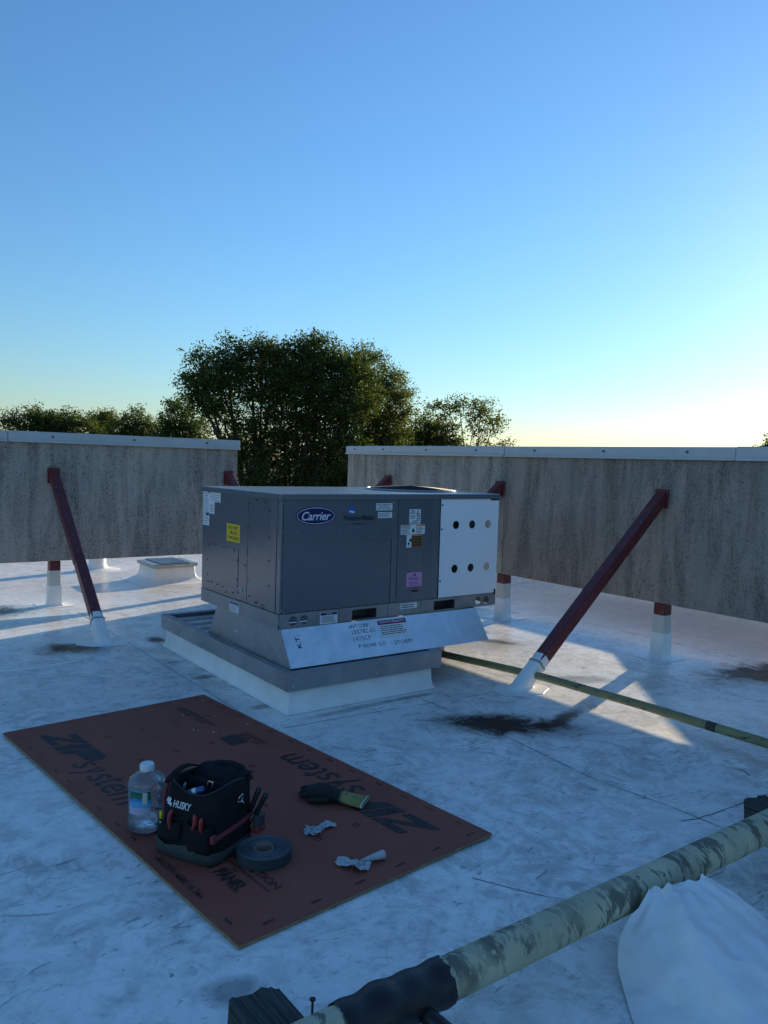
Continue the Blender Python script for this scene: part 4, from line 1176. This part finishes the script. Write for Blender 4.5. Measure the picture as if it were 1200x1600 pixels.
MB().box((-.008, -.006, -.05), (.006, .006, -.015)).build('tool_neck', M_SCREW, hk, bevel=.003)
for i, (dx, dz_, lb_) in enumerate(((.0, .0, 'dark blue screwdriver handle leaning outward at right rear of bag, upper'), (.0, -.02, 'second dark screwdriver handle leaning at right rear of bag, lower'))):
    sv_ = bag_thing('screwdriver', lb_, 'screwdriver', (.150 + i * .012, .095 + i * .018, .13 + dz_), (R(-6), R(20 + 6 * i), 0), 'screwdrivers at the rear of the bag')
    MB().lathe([(.002, -.06), (.0035, -.06), (.0035, 0), (.008, .002), (.011, .02), (.0095, .05), (.0115, .09), (.009, .108), (.001, .112)], 10).build('handle', M_BLKP, sv_, smooth=True)
tm = bag_thing('tape_measure', 'black and red tape measure clipped at the rear corner of the bag', 'tape measure', (.178, .118, .085))
MB().loft([sring(.016, .030, z * 1.0, 0, 0, 24, 3.2) for z in (-.032, .034)]).build('case', M_BASE, tm, bevel=.004)
MB().loft([sring(.017, .031, z, 0, 0, 24, 3.2) for z in (-.036, -.012)]).build('red_band', M_REDH, tm, bevel=.002)
mk = bag_thing('blue_marker', 'blue capped tube lying in the open bag', 'tube', (.012, -.070, .246), (0, R(72), R(20)))
MB().lathe([(.010, -.03), (.012, -.028), (.012, .03), (.009, .034)], 14).build('tube_body', M_BLUEH, mk, smooth=True, auto=40)
MB().lathe([(.0125, -.012), (.0125, .004)], 14).build('tube_label', M_WPRINT, mk, smooth=True, auto=40)
pn = bag_thing('teal_pen', 'thin teal stick poking up inside the open bag', 'pen', (-.045, -.072, .245), (R(10), R(25), 0))
MB().tube([(0, 0, -.06), (0, 0, .03)], .005, 8).build('pen_body', M_TEALH, pn, smooth=True)
tg = bag_thing('paper_tag', 'small pale tag near the right edge inside the bag', 'tag', (.108, .02, .252), (R(35), R(-10), 0))
MB().box((-.010, -.001, -.010), (.010, .001, .012)).build('tag_card', M_WSTK, tg)
bk = bag_thing('metal_buckle', 'small metal buckle on the divider inside the bag', 'buckle', (.030, -.006, .247), (R(-12), 0, 0))
mb = MB()
for a_, b_ in (((-.012, 0, -.016), (.012, 0, -.016)), ((.012, 0, -.016), (.012, 0, .016)), ((.012, 0, .016), (-.012, 0, .016)), ((-.012, 0, .016), (-.012, 0, -.016))):
    mb.beam(a_, b_, .003, .003, (0, 1, 0))
mb.build('buckle_frame', M_CHROME, bk)

# ------------------------------------------------------------------ roll of gasket tape
tx, ty = 1.405, 2.638
tr_ = empty('gasket_tape_roll', (tx, ty, ZBD)); tag(tr_, 'round roll of dark grey foam gasket tape lying flat on the board', 'tape roll')
M_FOAM = simple('grey_foam', (0.034, 0.046, 0.054), 0.75, var=0.2, scale=30, bmp=0.3, bscale=90)
M_LINER = simple('tape_liner', (0.20, 0.23, 0.25), 0.6)
M_CARD = simple('cardboard', (0.28, 0.22, 0.17), 0.85)
turns, ri, ro, hz_ = 9, .040, .104, .037
def spiral(name, m, ra, rb, z0, z1, par):
    mb = MB(); N_ = turns * 40
    rgs = []
    for i in range(N_ + 1):
        a = 2 * math.pi * i / 40; base = ri + (ro - ri) * i / N_
        wob = .0008 * math.sin(a * 3.1) + .0006 * math.sin(a * .37)
        zz = .0012 * math.sin(i * .021) + .0006 * math.sin(a * 2)
        r_a, r_b = base + ra + wob, base + rb + wob
        rgs.append([(r_a * math.cos(a), r_a * math.sin(a), z0), (r_b * math.cos(a), r_b * math.sin(a), z0), (r_b * math.cos(a), r_b * math.sin(a), z1 + zz), (r_a * math.cos(a), r_a * math.sin(a), z1 + zz)])
    mb.loft(rgs)
    return mb.build(name, m, par, smooth=True, auto=50)
spiral('foam_spiral', M_FOAM, 0, .0056, 0, hz_ - .001, tr_)
spiral('liner_spiral', M_LINER, -.0009, -.0001, .0005, hz_ + .0004, tr_)
MB().lathe([(.0395, .0), (.0395, hz_ + .001), (.0365, hz_ + .001), (.0365, .0)], 40, cap0=False, cap1=False).build('card_core', M_CARD, tr_, smooth=True, auto=50)

# ------------------------------------------------------------------ work glove
gv = empty('work_glove', (0, 0, 0)); tag(gv, 'dark work glove with yellow cuff lying on the red board', 'glove')
M_GLV = simple('dark_glove_fabric', (0.016, 0.014, 0.013), 0.8, var=0.4, scale=18, bmp=0.5, bscale=90)
M_GLV2 = simple('grey_glove_fabric', (0.055, 0.058, 0.060), 0.8, var=0.3, scale=18, bmp=0.4, bscale=120)
M_GCUF = simple('yellow_cuff', (0.30, 0.245, 0.075), 0.75, var=0.2, scale=14, bmp=0.4, bscale=100)
gx0, gy0 = on_board(1.655, .810); gx1, gy1 = on_board(1.93, .985)
gv.location = (gx0, gy0, ZBD); gv.rotation_euler = (0, 0, math.atan2(gy1 - gy0, gx1 - gx0))
GLEN = math.hypot(gx1 - gx0, gy1 - gy0)
def ering(x, hw, hh, zc, cy=0, n=20, tw=0.0, wob=0.05):
    pts = []
    for k in range(n):
        a = 2 * math.pi * k / n + tw
        y, z = hw * math.cos(a), hh * math.sin(a)
        w_ = 1 + wob * mnoise.noise(V((x * 30, y * 40, z * 40)))
        pts.append((x + .004 * mnoise.noise(V((y * 50, z * 50, 3))), cy + y * w_, max(.0008, zc + z * w_)))
    return pts
body = [ering(.018, .014, .012, .022, .005), ering(.035, .042, .026, .029, .002), ering(.075, .055, .033, .034), ering(.115, .052, .034, .035), ering(.155, .044, .029, .030, -.004), ering(.188, .034, .022, .024, -.004), ering(.205, .034, .020, .022, -.003)]
MB().loft(body).build('glove_hand', M_GLV, gv, smooth=True)
wr_ = [ering(.186, .0365, .0235, .025, -.004), ering(.200, .037, .0225, .0235, -.003), ering(.216, .038, .021, .0225, -.002)]
MB().loft(wr_).build('wrist_knit', M_GLV2, gv, smooth=True)
for k, (y0_, l_, z_, curl, yo) in enumerate(((.030, .055, .030, -.004, .006), (.010, .062, .024, .012, .0), (-.012, .056, .020, .010, -.006), (-.032, .046, .017, .006, -.010))):
    pts = []
    for i in range(7):
        t_ = i / 6
        pts.append((.055 - l_ * 1.0 * math.sin(t_ * 1.5) , y0_ + yo * t_, max(.010, z_ + curl * math.sin(t_ * 3.0) - .010 * t_ + .004)))
    MB().tube(pts, [.0135, .0135, .013, .0125, .012, .0105, .006], 12).build('glove_finger', M_GLV, gv, smooth=True)
MB().tube([(.150, -.036, .024), (.120, -.054, .020), (.088, -.062, .016), (.062, -.060, .013), (.050, -.056, .012)], [.014, .0145, .0135, .012, .007], 12).build('glove_thumb', M_GLV, gv, smooth=True)
co_ = [ering(.196, .038, .024, .0255, -.003), ering(.214, .045, .021, .0225, -.002), ering(.240, .053, .0165, .018), ering(.268, .060, .0125, .0145, .003), ering(.300, .066, .0105, .0130, .005)]
ci_ = [ering(.2995, .063, .0080, .0130, .005), ering(.272, .056, .0075, .0140, .003), ering(.245, .045, .008, .017)]
MB().loft(co_ + ci_).build('glove_cuff', M_GCUF, gv, smooth=True)
MB().loft([ering(.2955, .0665, .0115, .0130, .005, wob=.03), ering(.3025, .0665, .0115, .0130, .005, wob=.03)], False, False).build('cuff_hem', M_BEIGE, gv, smooth=True)
me = text_mesh('15', .244, -.008, .262, .006)
for v in me.vertices: v.co.z = .0362 - (v.co.x - .24) * .27
link_mesh('lettering', me, M_INKG, gv)

# ------------------------------------------------------------------ crumpled release paper
M_PAPER = simple('release_paper', (0.46, 0.475, 0.49), 0.5, var=0.12, scale=12)
def crumple(seed, length, width, parent, loc, rz, squeeze, amp, name='paper_strip'):
    rnd = random.Random(seed)
    nx, ny = 9, 5
    mb = MB()
    o3 = V((seed * 3.1, seed * 1.7, 0))
    g = {}
    c_, s_ = math.cos(rz), math.sin(rz)
    for i in range(nx + 1):
        for j in range(ny + 1):
            u, v = i / nx, j / ny - .5
            sq_ = squeeze(u)
            p = V((u * 7, v * 5, 0)) + o3
            dx = amp * .7 * mnoise.noise(p * 1.3); dy = amp * .7 * mnoise.noise(p * 1.3 + V((9, 0, 0)))
            fold = abs(((v * 3.2 + .6 * mnoise.noise(V((u * 4, seed, 0)))) % 1.0) - .5) * 2
            z = amp * (1.0 * fold + .9 * abs(mnoise.noise(p * 1.1))) * (1.15 - sq_ * .6)
            x = (u - .5) * length + dx; y = v * width * sq_ + dy
            g[i, j] = len(mb.v); mb.v.append((loc[0] + x * c_ - y * s_, loc[1] + x * s_ + y * c_, max(.0006, z)))
    for i in range(nx):
        for j in range(ny):
            mb.f.append((g[i, j], g[i + 1, j], g[i + 1, j + 1], g[i, j + 1]))
    o = mb.build(name, M_PAPER, parent, fix=False)
    return o
p1 = empty('crumpled_paper', (1.705, 2.715, ZBD)); tag(p1, 'twisted scrap of white release paper nearer the glove', 'paper scrap', 'crumpled release paper')
crumple(2.3, .135, .065, p1, (0, 0), R(8), lambda u: .35 + .65 * abs(math.cos(u * 3.0)), .020)
crumple(7.1, .070, .055, p1, (-.035, -.012), R(-40), lambda u: .55 + .4 * math.sin(u * 3.1), .026, 'paper_fold')
p2 = empty('crumpled_paper', (1.655, 2.392, ZBD)); tag(p2, 'crumpled white paper scrap with a rolled cone, nearest the board edge', 'paper scrap', 'crumpled release paper')
crumple(4.7, .110, .065, p2, (-.005, .012), R(-62), lambda u: .45 + .55 * abs(math.sin(u * 3.0 + .6)), .024)
crumple(9.9, .065, .060, p2, (.018, -.028), R(20), lambda u: .6 + .4 * math.sin(u * 3.1), .030, 'paper_fold')
mb = MB()
rgs = []
for i in range(9):
    t_ = i / 8
    cx, cy, r_ = .035 + .095 * t_, .002 - .022 * t_, .006 + .0115 * t_
    rgs.append([(cx, cy + r_ * math.cos(a), .0012 + r_ + r_ * math.sin(a)) for a in [2 * math.pi * (.08 + .9 * k / 18) for k in range(19)]])
mb.loft(rgs, False, False, closed=False)
cone = mb.build('paper_cone', M_PAPER, p2, smooth=True, fix=False)
so = cone.modifiers.new('thick', 'SOLIDIFY'); so.thickness = .0006

# ------------------------------------------------------------------ gas pipes
M_PIPE = worn_paint('yellow_pipe_paint', (0.50, 0.465, 0.315), (0.065, 0.070, 0.054), 0.80, 0.75, (20, 9, 9), 0.50, 0.4, None)
M_PIPE2 = worn_paint('yellow_gas_pipe', (0.25, 0.225, 0.100), (0.04, 0.042, 0.025), 0.85, 0.5, (22, 9, 22), 0.55, 0.2)
M_TAPE = simple('black_pipe_tape', (0.010, 0.0105, 0.012), 0.42, var=0.3, scale=10, bmp=0.6, bscale=30)
M_TIMB = None
gp1 = empty('gas_pipe', (4.16, 3, 0)); tag(gp1, 'thin yellow gas pipe running from under the unit across the roof', 'pipe')
MB().tube([(x - 4.16, y - 3, z) for x, y, z in ((3.93, 5.15, .058), (4.00, 4.65, .064), (4.07, 4.15, .078), (4.125, 3.70, .090), (4.155, 2.93, .098), (4.165, 2.1, .100), (4.17, 0.6, .10), (4.17, -3, .10))], .0265, 20).build('pipe_run', M_PIPE2, gp1, smooth=True)
MB().tube([(-.003, -.235, .0985), (-.002, -.275, .0985)], .0285, 20).build('pipe_coupling', M_PIPE2, gp1, smooth=True, auto=50)
MB().tube([(.0005, -.53, .0990), (.001, -.59, .0992)], .0272, 20).build('rust_patch', M_BARK, gp1, smooth=True, auto=50)

PY, PZ, PR = 1.545, .149, .0572
gp2 = empty('large_gas_pipe', (2.0, PY, PZ)); tag(gp2, 'thick pale yellow gas pipe streaked with dark mould in the foreground', 'pipe')
MB().tube([(x, 0, 0) for x in (-1.5, -1.0, -.65, -.4, 0, .5, 1, 1.6, 2.4, 3.6)], PR, 40).build('pipe_run', M_PIPE, gp2, smooth=True)
# torn black wrap over the coupling
rgs = []
for i in range(26):
    t_ = i / 25
    x = -.96 + .335 * t_
    b_ = .0045 + .0065 * math.exp(-((t_ - .42) / .16) ** 2) + .0025 * math.sin(t_ * 21)
    row = []
    for k in range(40):
        a = 2 * math.pi * k / 40
        nz_ = mnoise.noise(V((math.cos(a) * 2.5, math.sin(a) * 2.5, t_ * 3)))
        xx = x + (.018 * mnoise.noise(V((math.cos(a) * 3.2, math.sin(a) * 3.2, 8))) + .010 * mnoise.noise(V((math.cos(a) * 11, math.sin(a) * 11, 4))) if i == 25 else 0)
        rr_ = PR + b_ + .0016 * nz_
        row.append((xx, rr_ * math.cos(a), rr_ * math.sin(a)))
    rgs.append(row)
MB().loft(rgs, False, False).build('black_wrap', M_TAPE, gp2, smooth=True)
MB().tube([(-.735, -.03, -.01), (-.72, -.085, -.025), (-.70, -.125, -.040), (-.692, -.145, -.046)], [.024, .023, .021, .0205], 18).build('branch_wrap', M_TAPE, gp2, smooth=True)
MB().tube([(-.694, -.138, -.044), (-.680, -.170, -.054), (-.66, -.215, -.066)], [.026, .0265, .025], 18).build('branch_stub', M_PIPE, gp2, smooth=True, auto=50)

def timber_material():
    m, nt, bs = new_mat('weathered_timber')
    co = coords(nt)
    g_ = noise(nt, mapping(nt, co, (70, 3.0, 70)), 1.0, 6, 0.65, 0.5)
    c = mix(nt, ramp(nt, g_, 0.38, 0.62), (0.010, 0.014, 0.013), (0.075, 0.085, 0.075))
    nt.links.new(c, bs.inputs['Base Color']); bs.inputs['Roughness'].default_value = 0.8
    bump(nt, bs, g_, 0.9, 0.006)
    return m
M_TIMB = timber_material()
def timber(x0, x1, y0, y1, h, label, seed):
    rnd = random.Random(seed)
    t_ = empty('timber_block', ((x0 + x1) / 2, (y0 + y1) / 2, .002)); tag(t_, label, 'timber', 'timber pipe supports')
    hx, hy = (x1 - x0) / 2, (y1 - y0) / 2
    n = 15
    rgs = []
    for iy in range(14):
        v = iy / 13
        y = -hy + 2 * hy * v
        row = []
        for k in range(n):            # grooved top
            u = k / (n - 1)
            gz = -.004 * max(0, mnoise.noise(V((u * 17, v * 1.2, seed)))) - .006 * (abs(u - .5) * 2) ** 6
            ey = (rnd.uniform(-.012, .008) + .010 * math.sin(u * 9) - .018 * (u > .75)) if iy == 13 else 0
            row.append((-hx + 2 * hx * u, y + ey, h + gz))
        for k in range(n):
            u = 1 - k / (n - 1)
            row.append((-hx + 2 * hx * u, y, 0))
        rgs.append(row)
    o = MB().loft(rgs).build('timber_body', M_TIMB, t_)
    if seed == 1:
        MB().lathe([(.008, h - .008), (.0085, h - .0012), (.001, h - .001)], 12, (.0, hy - .06, 0)).build('nail_hole', M_DARK, t_)
    return t_
timber(.893, 1.040, 1.18, 1.865, .089, 'grooved dark timber block under black-wrapped end of the thick pipe', 1)
timber(3.37, 3.52, 1.30, 1.80, .089, 'dark timber block under the thick pipe at the right photo edge', 2)
nl = empty('nail', (1.058, 1.70, .002)); tag(nl, 'long rusty nail standing upright beside the grooved timber', 'nail')
MB().tube([(0, 0, 0), (.001, .0, .06), (.004, .004, .125)], .0034, 8).build('shank', M_BARK, nl, smooth=True)
MB().tube([(.004, .004, .124), (.0042, .0042, .128)], .0085, 12).build('head', M_BARK, nl)

# ------------------------------------------------------------------ white plastic sheet over a bundle
def plastic_sheet():
    m, nt, bs = new_mat('white_poly_sheet')
    bs.inputs['Base Color'].default_value = (0.72, 0.73, 0.75, 1); bs.inputs['Roughness'].default_value = 0.36
    bs.inputs['Subsurface Weight'].default_value = 0.0
    co = coords(nt)
    bump(nt, bs, noise(nt, co, 5, 3, 0.5, 1.0), 0.15, 0.015)
    c = mix(nt, ramp(nt, noise(nt, co, 5, 7, 0.7, 0.6), 0.45, 0.72), (0.90, 0.88, 0.85), (0.76, 0.75, 0.73))
    nt.links.new(c, bs.inputs['Base Color'])
    # outline rows from ridge (v=0) to front (v=1): left point, crease point, right point
    rows = [((2.205, 1.478, .196), (2.235, 1.440, .214), (2.425, 1.410, .204)),
            ((2.150, 1.462, .182), (2.200, 1.385, .212), (2.450, 1.330, .172)),
            ((2.062, 1.470, .110), (2.120, 1.300, .200), (2.480, 1.200, .100)),
            ((2.000, 1.440, .040), (2.040, 1.180, .178), (2.440, 1.050, .055)),
            ((1.930, 1.360, .012), (1.985, 1.090, .150), (2.360, 0.920, .030)),
            ((1.835, 1.250, .006), (1.930, 1.000, .125), (2.260, 0.780, .015)),
            ((1.700, 1.050, .005), (1.800, 0.800, .080), (2.100, 0.560, .006)),
            ((1.560, 0.850, .004), (1.640, 0.600, .020), (1.900, 0.360, .004))]
    nu, nv = 14, 22
    mb = MB(); g = {}
    def cr(p0, p1, p2, p3, t):
        return 0.5 * ((2 * p1) + (p2 - p0) * t + (2 * p0 - 5 * p1 + 4 * p2 - p3) * t * t + (3 * p1 - p0 - 3 * p2 + p3) * t ** 3)
    A = [[V(p) for p in r_] for r_ in rows]
    for j in range(nv + 1):
        s = j / nv * (len(rows) - 1); k = min(int(s), len(rows) - 2); t_ = s - k
        pts = [cr(A[max(k - 1, 0)][c], A[k][c], A[k + 1][c], A[min(k + 2, len(rows) - 1)][c], t_) for c in range(3)]
        for i in range(nu + 1):
            u = i / nu
            if u < .42: f_ = u / .42; p = pts[0].lerp(pts[1], f_); sag = -.012 * math.sin(math.pi * f_) * (s > .5)
            else: f_ = (u - .42) / .58; p = pts[1].lerp(pts[2], f_); sag = .020 * math.sin(math.pi * f_) * min(1, s / 2) * (1 - s / 9)
            w_ = .014 * mnoise.noise(V((p.x * 6, p.y * 4, 1.5))) + .007 * mnoise.noise(V((p.x * 16 - p.y * 9, p.y * 5, 4.0)))
            fold = .010 * (1 - abs(2 * ((u * 3.0 + .5 * mnoise.noise(V((s * .8, 2, 2)))) % 1.0) - 1)) ** 3
            rg = .011 * (1 - abs(mnoise.noise(V((p.x * 3.1 + p.y * 2.0, p.y * 1.6 - p.x, 3.3))))) ** 9 + .004 * (1 - abs(mnoise.noise(V((p.x * 6.0 - p.y * 4.0, p.y * 5.0, 6.1))))) ** 10
            fold = rg * .6 + .020 * mnoise.noise(V((i * 1.37, j * .83, 5.5))) + (.010 if abs(i - 6) < 1 else 0)
            z = p.z + sag + (w_ * .6 + fold) * min(1, p.z / .05 + .15)
            yy = p.y
            if j == 0: yy += .012 * math.sin(u * 14)
            g[i, j] = len(mb.v); mb.v.append((p.x - 2.1, min(yy, PY - PR * .75) - 1.1, max(.004, z)))
    # back skirt dropping behind the ridge to the roof
    for i in range(nu + 1):
        x, y, z = mb.v[g[i, 0]]
        g[i, -1] = len(mb.v); mb.v.append((x + .004, min(y + .012, PY - PR - 1.1 + .012), .004))
    for i in range(nu):
        mb.f.append((g[i, -1], g[i + 1, -1], g[i + 1, 0], g[i, 0]))
        for j in range(nv):
            mb.f.append((g[i, j], g[i + 1, j], g[i + 1, j + 1], g[i, j + 1]))
    o = mb.build('plastic_sheet', m, smooth=True)
    rnd = random.Random(12)
    me = o.data
    cr_ = me.attributes.new('crease_edge', 'FLOAT', 'EDGE')
    vals = []
    for e in me.edges:
        a_, b_ = me.vertices[e.vertices[0]].co, me.vertices[e.vertices[1]].co
        d_ = abs((b_ - a_).normalized().z)
        vals.append(rnd.choice((0, 0, .35, .6, .85)))
    cr_.data.foreach_set('value', vals)
    sub = o.modifiers.new('folds', 'SUBSURF'); sub.levels = 3; sub.render_levels = 3
    o.location = (2.1, 1.1, 0)
    tag(o, 'crumpled white plastic sheet draped against the thick pipe at lower right', 'plastic sheet')
plastic_sheet()

# ------------------------------------------------------------------ trees
def leaf_cloud(name, cen, size, mat, parent, rng, up_bias=0.3):
    n = len(cen)
    d = rng.normal(size=(n, 3)); d[:, 2] *= 0.8; d /= np.linalg.norm(d, axis=1)[:, None]
    a = rng.normal(size=(n, 3)); nrm = np.cross(d, a); nrm /= np.linalg.norm(nrm, axis=1)[:, None]
    s = (size * rng.uniform(0.55, 1.3, n))[:, None]
    lift = np.cross(nrm, d)
    v = np.empty((n, 4, 3))
    v[:, 0] = cen - d * s * .5
    v[:, 1] = cen + nrm * s * .27 + lift * s * .07 + d * s * .05
    v[:, 2] = cen + d * s * .5
    v[:, 3] = cen - nrm * s * .27 + lift * s * .07 + d * s * .05
    me = bpy.data.meshes.new(name)
    me.vertices.add(n * 4); me.loops.add(n * 4); me.polygons.add(n)
    me.vertices.foreach_set('co', v.ravel())
    me.loops.foreach_set('vertex_index', np.arange(n * 4, dtype=np.int32))
    me.polygons.foreach_set('loop_start', np.arange(0, n * 4, 4, dtype=np.int32))
    me.update(calc_edges=True)
    return link_mesh(name, me, mat, parent)

LEAF_A = leaf_material('leaf_dark_green', (0.030, 0.050, 0.014), (0.085, 0.110, 0.026), (0.16, 0.12, 0.03), 0.48)
LEAF_B = leaf_material('leaf_yellow_green', (0.050, 0.068, 0.018), (0.130, 0.140, 0.032), (0.20, 0.13, 0.03), 0.52)
LEAF_C = leaf_material('leaf_mid_green', (0.038, 0.058, 0.016), (0.100, 0.118, 0.028), (0.15, 0.11, 0.03), 0.48)
AZ0 = math.atan2(0.8051, 0.5897)
def tree(name, label, px, dist, lobes, n_leaves, leaf, mat, seed, trunk_r=.22, gz=-5.0, cl_r=0.46, stems=1, per=90, group='trees behind the roof', dy=0):
    """lobes: (bearing offset px, height px, radius px[, weight]) measured about the tree's own bearing, turned into metres at its distance"""
    rng = np.random.default_rng(seed); rnd = random.Random(seed)
    az = AZ0 - math.atan((px - 600) / 1232)
    k = dist / 1232 / math.cos(math.atan((px - 600) / 1232))
    fx, fy = math.cos(az), math.sin(az)
    rxx, rxy = math.sin(az), -math.cos(az)
    base = V((fx * dist, fy * dist, gz))
    t_ = empty(name, base); tag(t_, label, 'tree', group)
    hy0 = 697 + .0188 * px
    L3 = []
    for lb_ in lobes:
        lx, ly, lr = lb_[0], lb_[1] + dy, lb_[2]; w_ = lb_[3] if len(lb_) > 3 else 1.0
        r_ = lr * k; off = (lx - px) * k; z = 1.55 + (hy0 - ly) * k - gz
        dep = rnd.uniform(-.5, .5) * r_
        L3.append((V((rxx * off + fx * dep, rxy * off + fy * dep, z)), r_, w_))
    wood = MB()
    zmax = max(l[0].z for l in L3); zmin = min(l[0].z - l[1] for l in L3)
    split = max(1.0, min(zmin + .5, zmax * .45))
    stems_top = []
    for s_ in range(stems):
        sx = (s_ - (stems - 1) / 2) * 1.1
        tp = V((rxx * sx, rxy * sx, split))
        wood.tube([V((rxx * sx * .4, rxy * sx * .4, 0)), V((rxx * sx * .6 + .1, rxy * sx * .6, split * .5)), tp], [trunk_r * 1.25, trunk_r, trunk_r * .85], 10)
        stems_top.append(tp)
    cens = []
    vol = sum(l[1] ** 2 * l[2] for l in L3)
    for c_, r_, w_ in L3:
        tp = min(stems_top, key=lambda q_: (q_ - c_).length)
        mid = tp.lerp(c_, .5) + V((rnd.uniform(-.3, .3), rnd.uniform(-.3, .3), .25 * (c_ - tp).length * .3))
        wood.tube([tp, mid, c_], [trunk_r * .45, trunk_r * .30, trunk_r * .15], 7)
        ncl = max(3, int(n_leaves * (r_ ** 2 * w_) / vol / per))
        ncl = max(3, int(ncl * rnd.uniform(.75, 1.2)))
        for i in range(ncl):
            d_ = V(rng.normal(size=3)); d_.normalize()
            rad = r_ * (rng.random() ** .40) * rng.uniform(.80, 1.0)
            cc = c_ + V((d_.x * rad, d_.y * rad, d_.z * rad * .92))
            if rng.random() < .6:
                wood.tube([c_.lerp(cc, rnd.uniform(.0, .25)), c_.lerp(cc, .6) + V((0, 0, .1 * r_)), cc + d_ * cl_r * .5], [trunk_r * .16, trunk_r * .09, .012], 4, False)
            m_ = int(per * rng.uniform(.5, 1.5))
            # sprays: leaves strung along a few twigs from the cluster centre outward
            tw = rng.normal(size=(4, 3)); tw[:, 2] = tw[:, 2] * .6 + .15; tw += np.array(d_) * .8
            tw /= np.linalg.norm(tw, axis=1)[:, None]
            ids = rng.integers(0, 4, m_); tt = rng.random(m_) ** .7 * cl_r * 1.5
            pts = np.array(cc) + tw[ids] * tt[:, None] + np.clip(rng.normal(size=(m_, 3)), -1.6, 1.6) * cl_r * .26
            cens.append(pts)
    wood.build('trunk', M_BARK, t_, fix=False, smooth=True)
    leaf_cloud('crown', np.concatenate(cens), leaf, mat, t_, rng)
    return t_
tree('broadleaf_tree', 'tall dense dark green tree filling the gap between the walls', 430, 36,
     [(345, 585, 46), (315, 562, 28, .9), (352, 552, 30), (388, 534, 32), (425, 540, 34), (480, 575, 40), (540, 600, 40), (550, 565, 34), (480, 530, 28), (310, 590, 24, .7), (405, 590, 48), (455, 560, 40), (500, 540, 36), (530, 555, 34), (350, 640, 34, .8), (320, 615, 24, .7),
      (440, 630, 55), (500, 610, 50), (400, 670, 46), (460, 690, 60), (520, 670, 52), (390, 730, 50), (450, 750, 60), (520, 740, 58), (480, 800, 70), (400, 800, 60)], 150000, .13, LEAF_A, 3, .24, stems=2, dy=13)
tree('broadleaf_tree', 'looser yellow green tree leaning right of the tall dark tree', 575, 39,
     [(560, 558, 34, .9), (585, 580, 34, .9), (612, 598, 22, .7), (600, 615, 34, .8), (625, 620, 20, .7), (570, 640, 40), (610, 650, 34), (565, 690, 44), (605, 690, 36), (545, 610, 30, .7), (560, 745, 50)], 42000, .125, LEAF_B, 8, .17, dy=6)
tree('broadleaf_tree', 'flat topped tree at far left just above the left wall', 75, 62,
     [(35, 655, 17), (60, 648, 18), (88, 650, 18), (112, 652, 18), (75, 662, 22, .7), (130, 664, 13)], 15600, .165, LEAF_C, 14, .20, per=40, dy=9)
tree('broadleaf_tree', 'thin small tree between the flat topped tree and rounder tree at left', 157, 66,
     [(150, 645, 12, .8), (165, 648, 13, .8), (155, 668, 14, .5)], 5460, .165, LEAF_B, 22, .12, per=36, dy=9)
tree('broadleaf_tree', 'rounded mid green tree over middle of the left wall', 205, 60,
     [(190, 660, 18), (212, 650, 20), (228, 664, 18), (205, 678, 26), (180, 680, 18), (214, 634, 8, .6)], 14300, .165, LEAF_C, 31, .18, per=44, dy=9)
tree('broadleaf_tree', 'upright tree just left of the tall dark tree', 275, 52,
     [(262, 640, 18, .8), (280, 625, 18, .8), (296, 645, 18), (272, 660, 24), (300, 672, 22), (258, 676, 22), (285, 690, 26)], 16900, .165, LEAF_A, 42, .18, per=44, dy=9)
tree('broadleaf_tree', 'rounded bushy tree just above the right wall cap', 660, 50,
     [(640, 668, 24), (668, 662, 24), (690, 664, 22, .9), (655, 690, 32), (690, 692, 26), (630, 695, 26), (705, 684, 16, .8), (660, 640, 14, .6)], 13000, .18, LEAF_C, 55, .18, per=44)
tree('broadleaf_tree', 'sparse open tree with visible limbs at right of the tree group', 728, 47,
     [(690, 632, 15, .5), (712, 622, 15, .6), (745, 632, 20, .8), (765, 648, 16, .6), (735, 655, 16, .4), (785, 684, 10, .6), (770, 680, 12, .4), (675, 628, 12, .5), (742, 680, 16, .3), (760, 625, 10, .5)], 5200, .15, LEAF_B, 61, .12, cl_r=.36, per=30)
tree('conifer_tree', 'dark pointed evergreen at the right photo edge above the wall', 1206, 70,
     [(1206, 672, 5), (1202, 682, 9), (1210, 684, 10), (1196, 692, 10), (1206, 694, 16), (1216, 690, 13), (1210, 708, 22)], 6500, .22, LEAF_A, 73, .2, per=40)
tree('broadleaf_tree', 'tiny tree tops just peeking over the right wall cap', 1133, 90,
     [(1122, 703, 9, .7), (1131, 700, 9, .8), (1146, 701, 6, .6), (1135, 715, 14)], 2200, .24, LEAF_C, 81, .15, per=30)
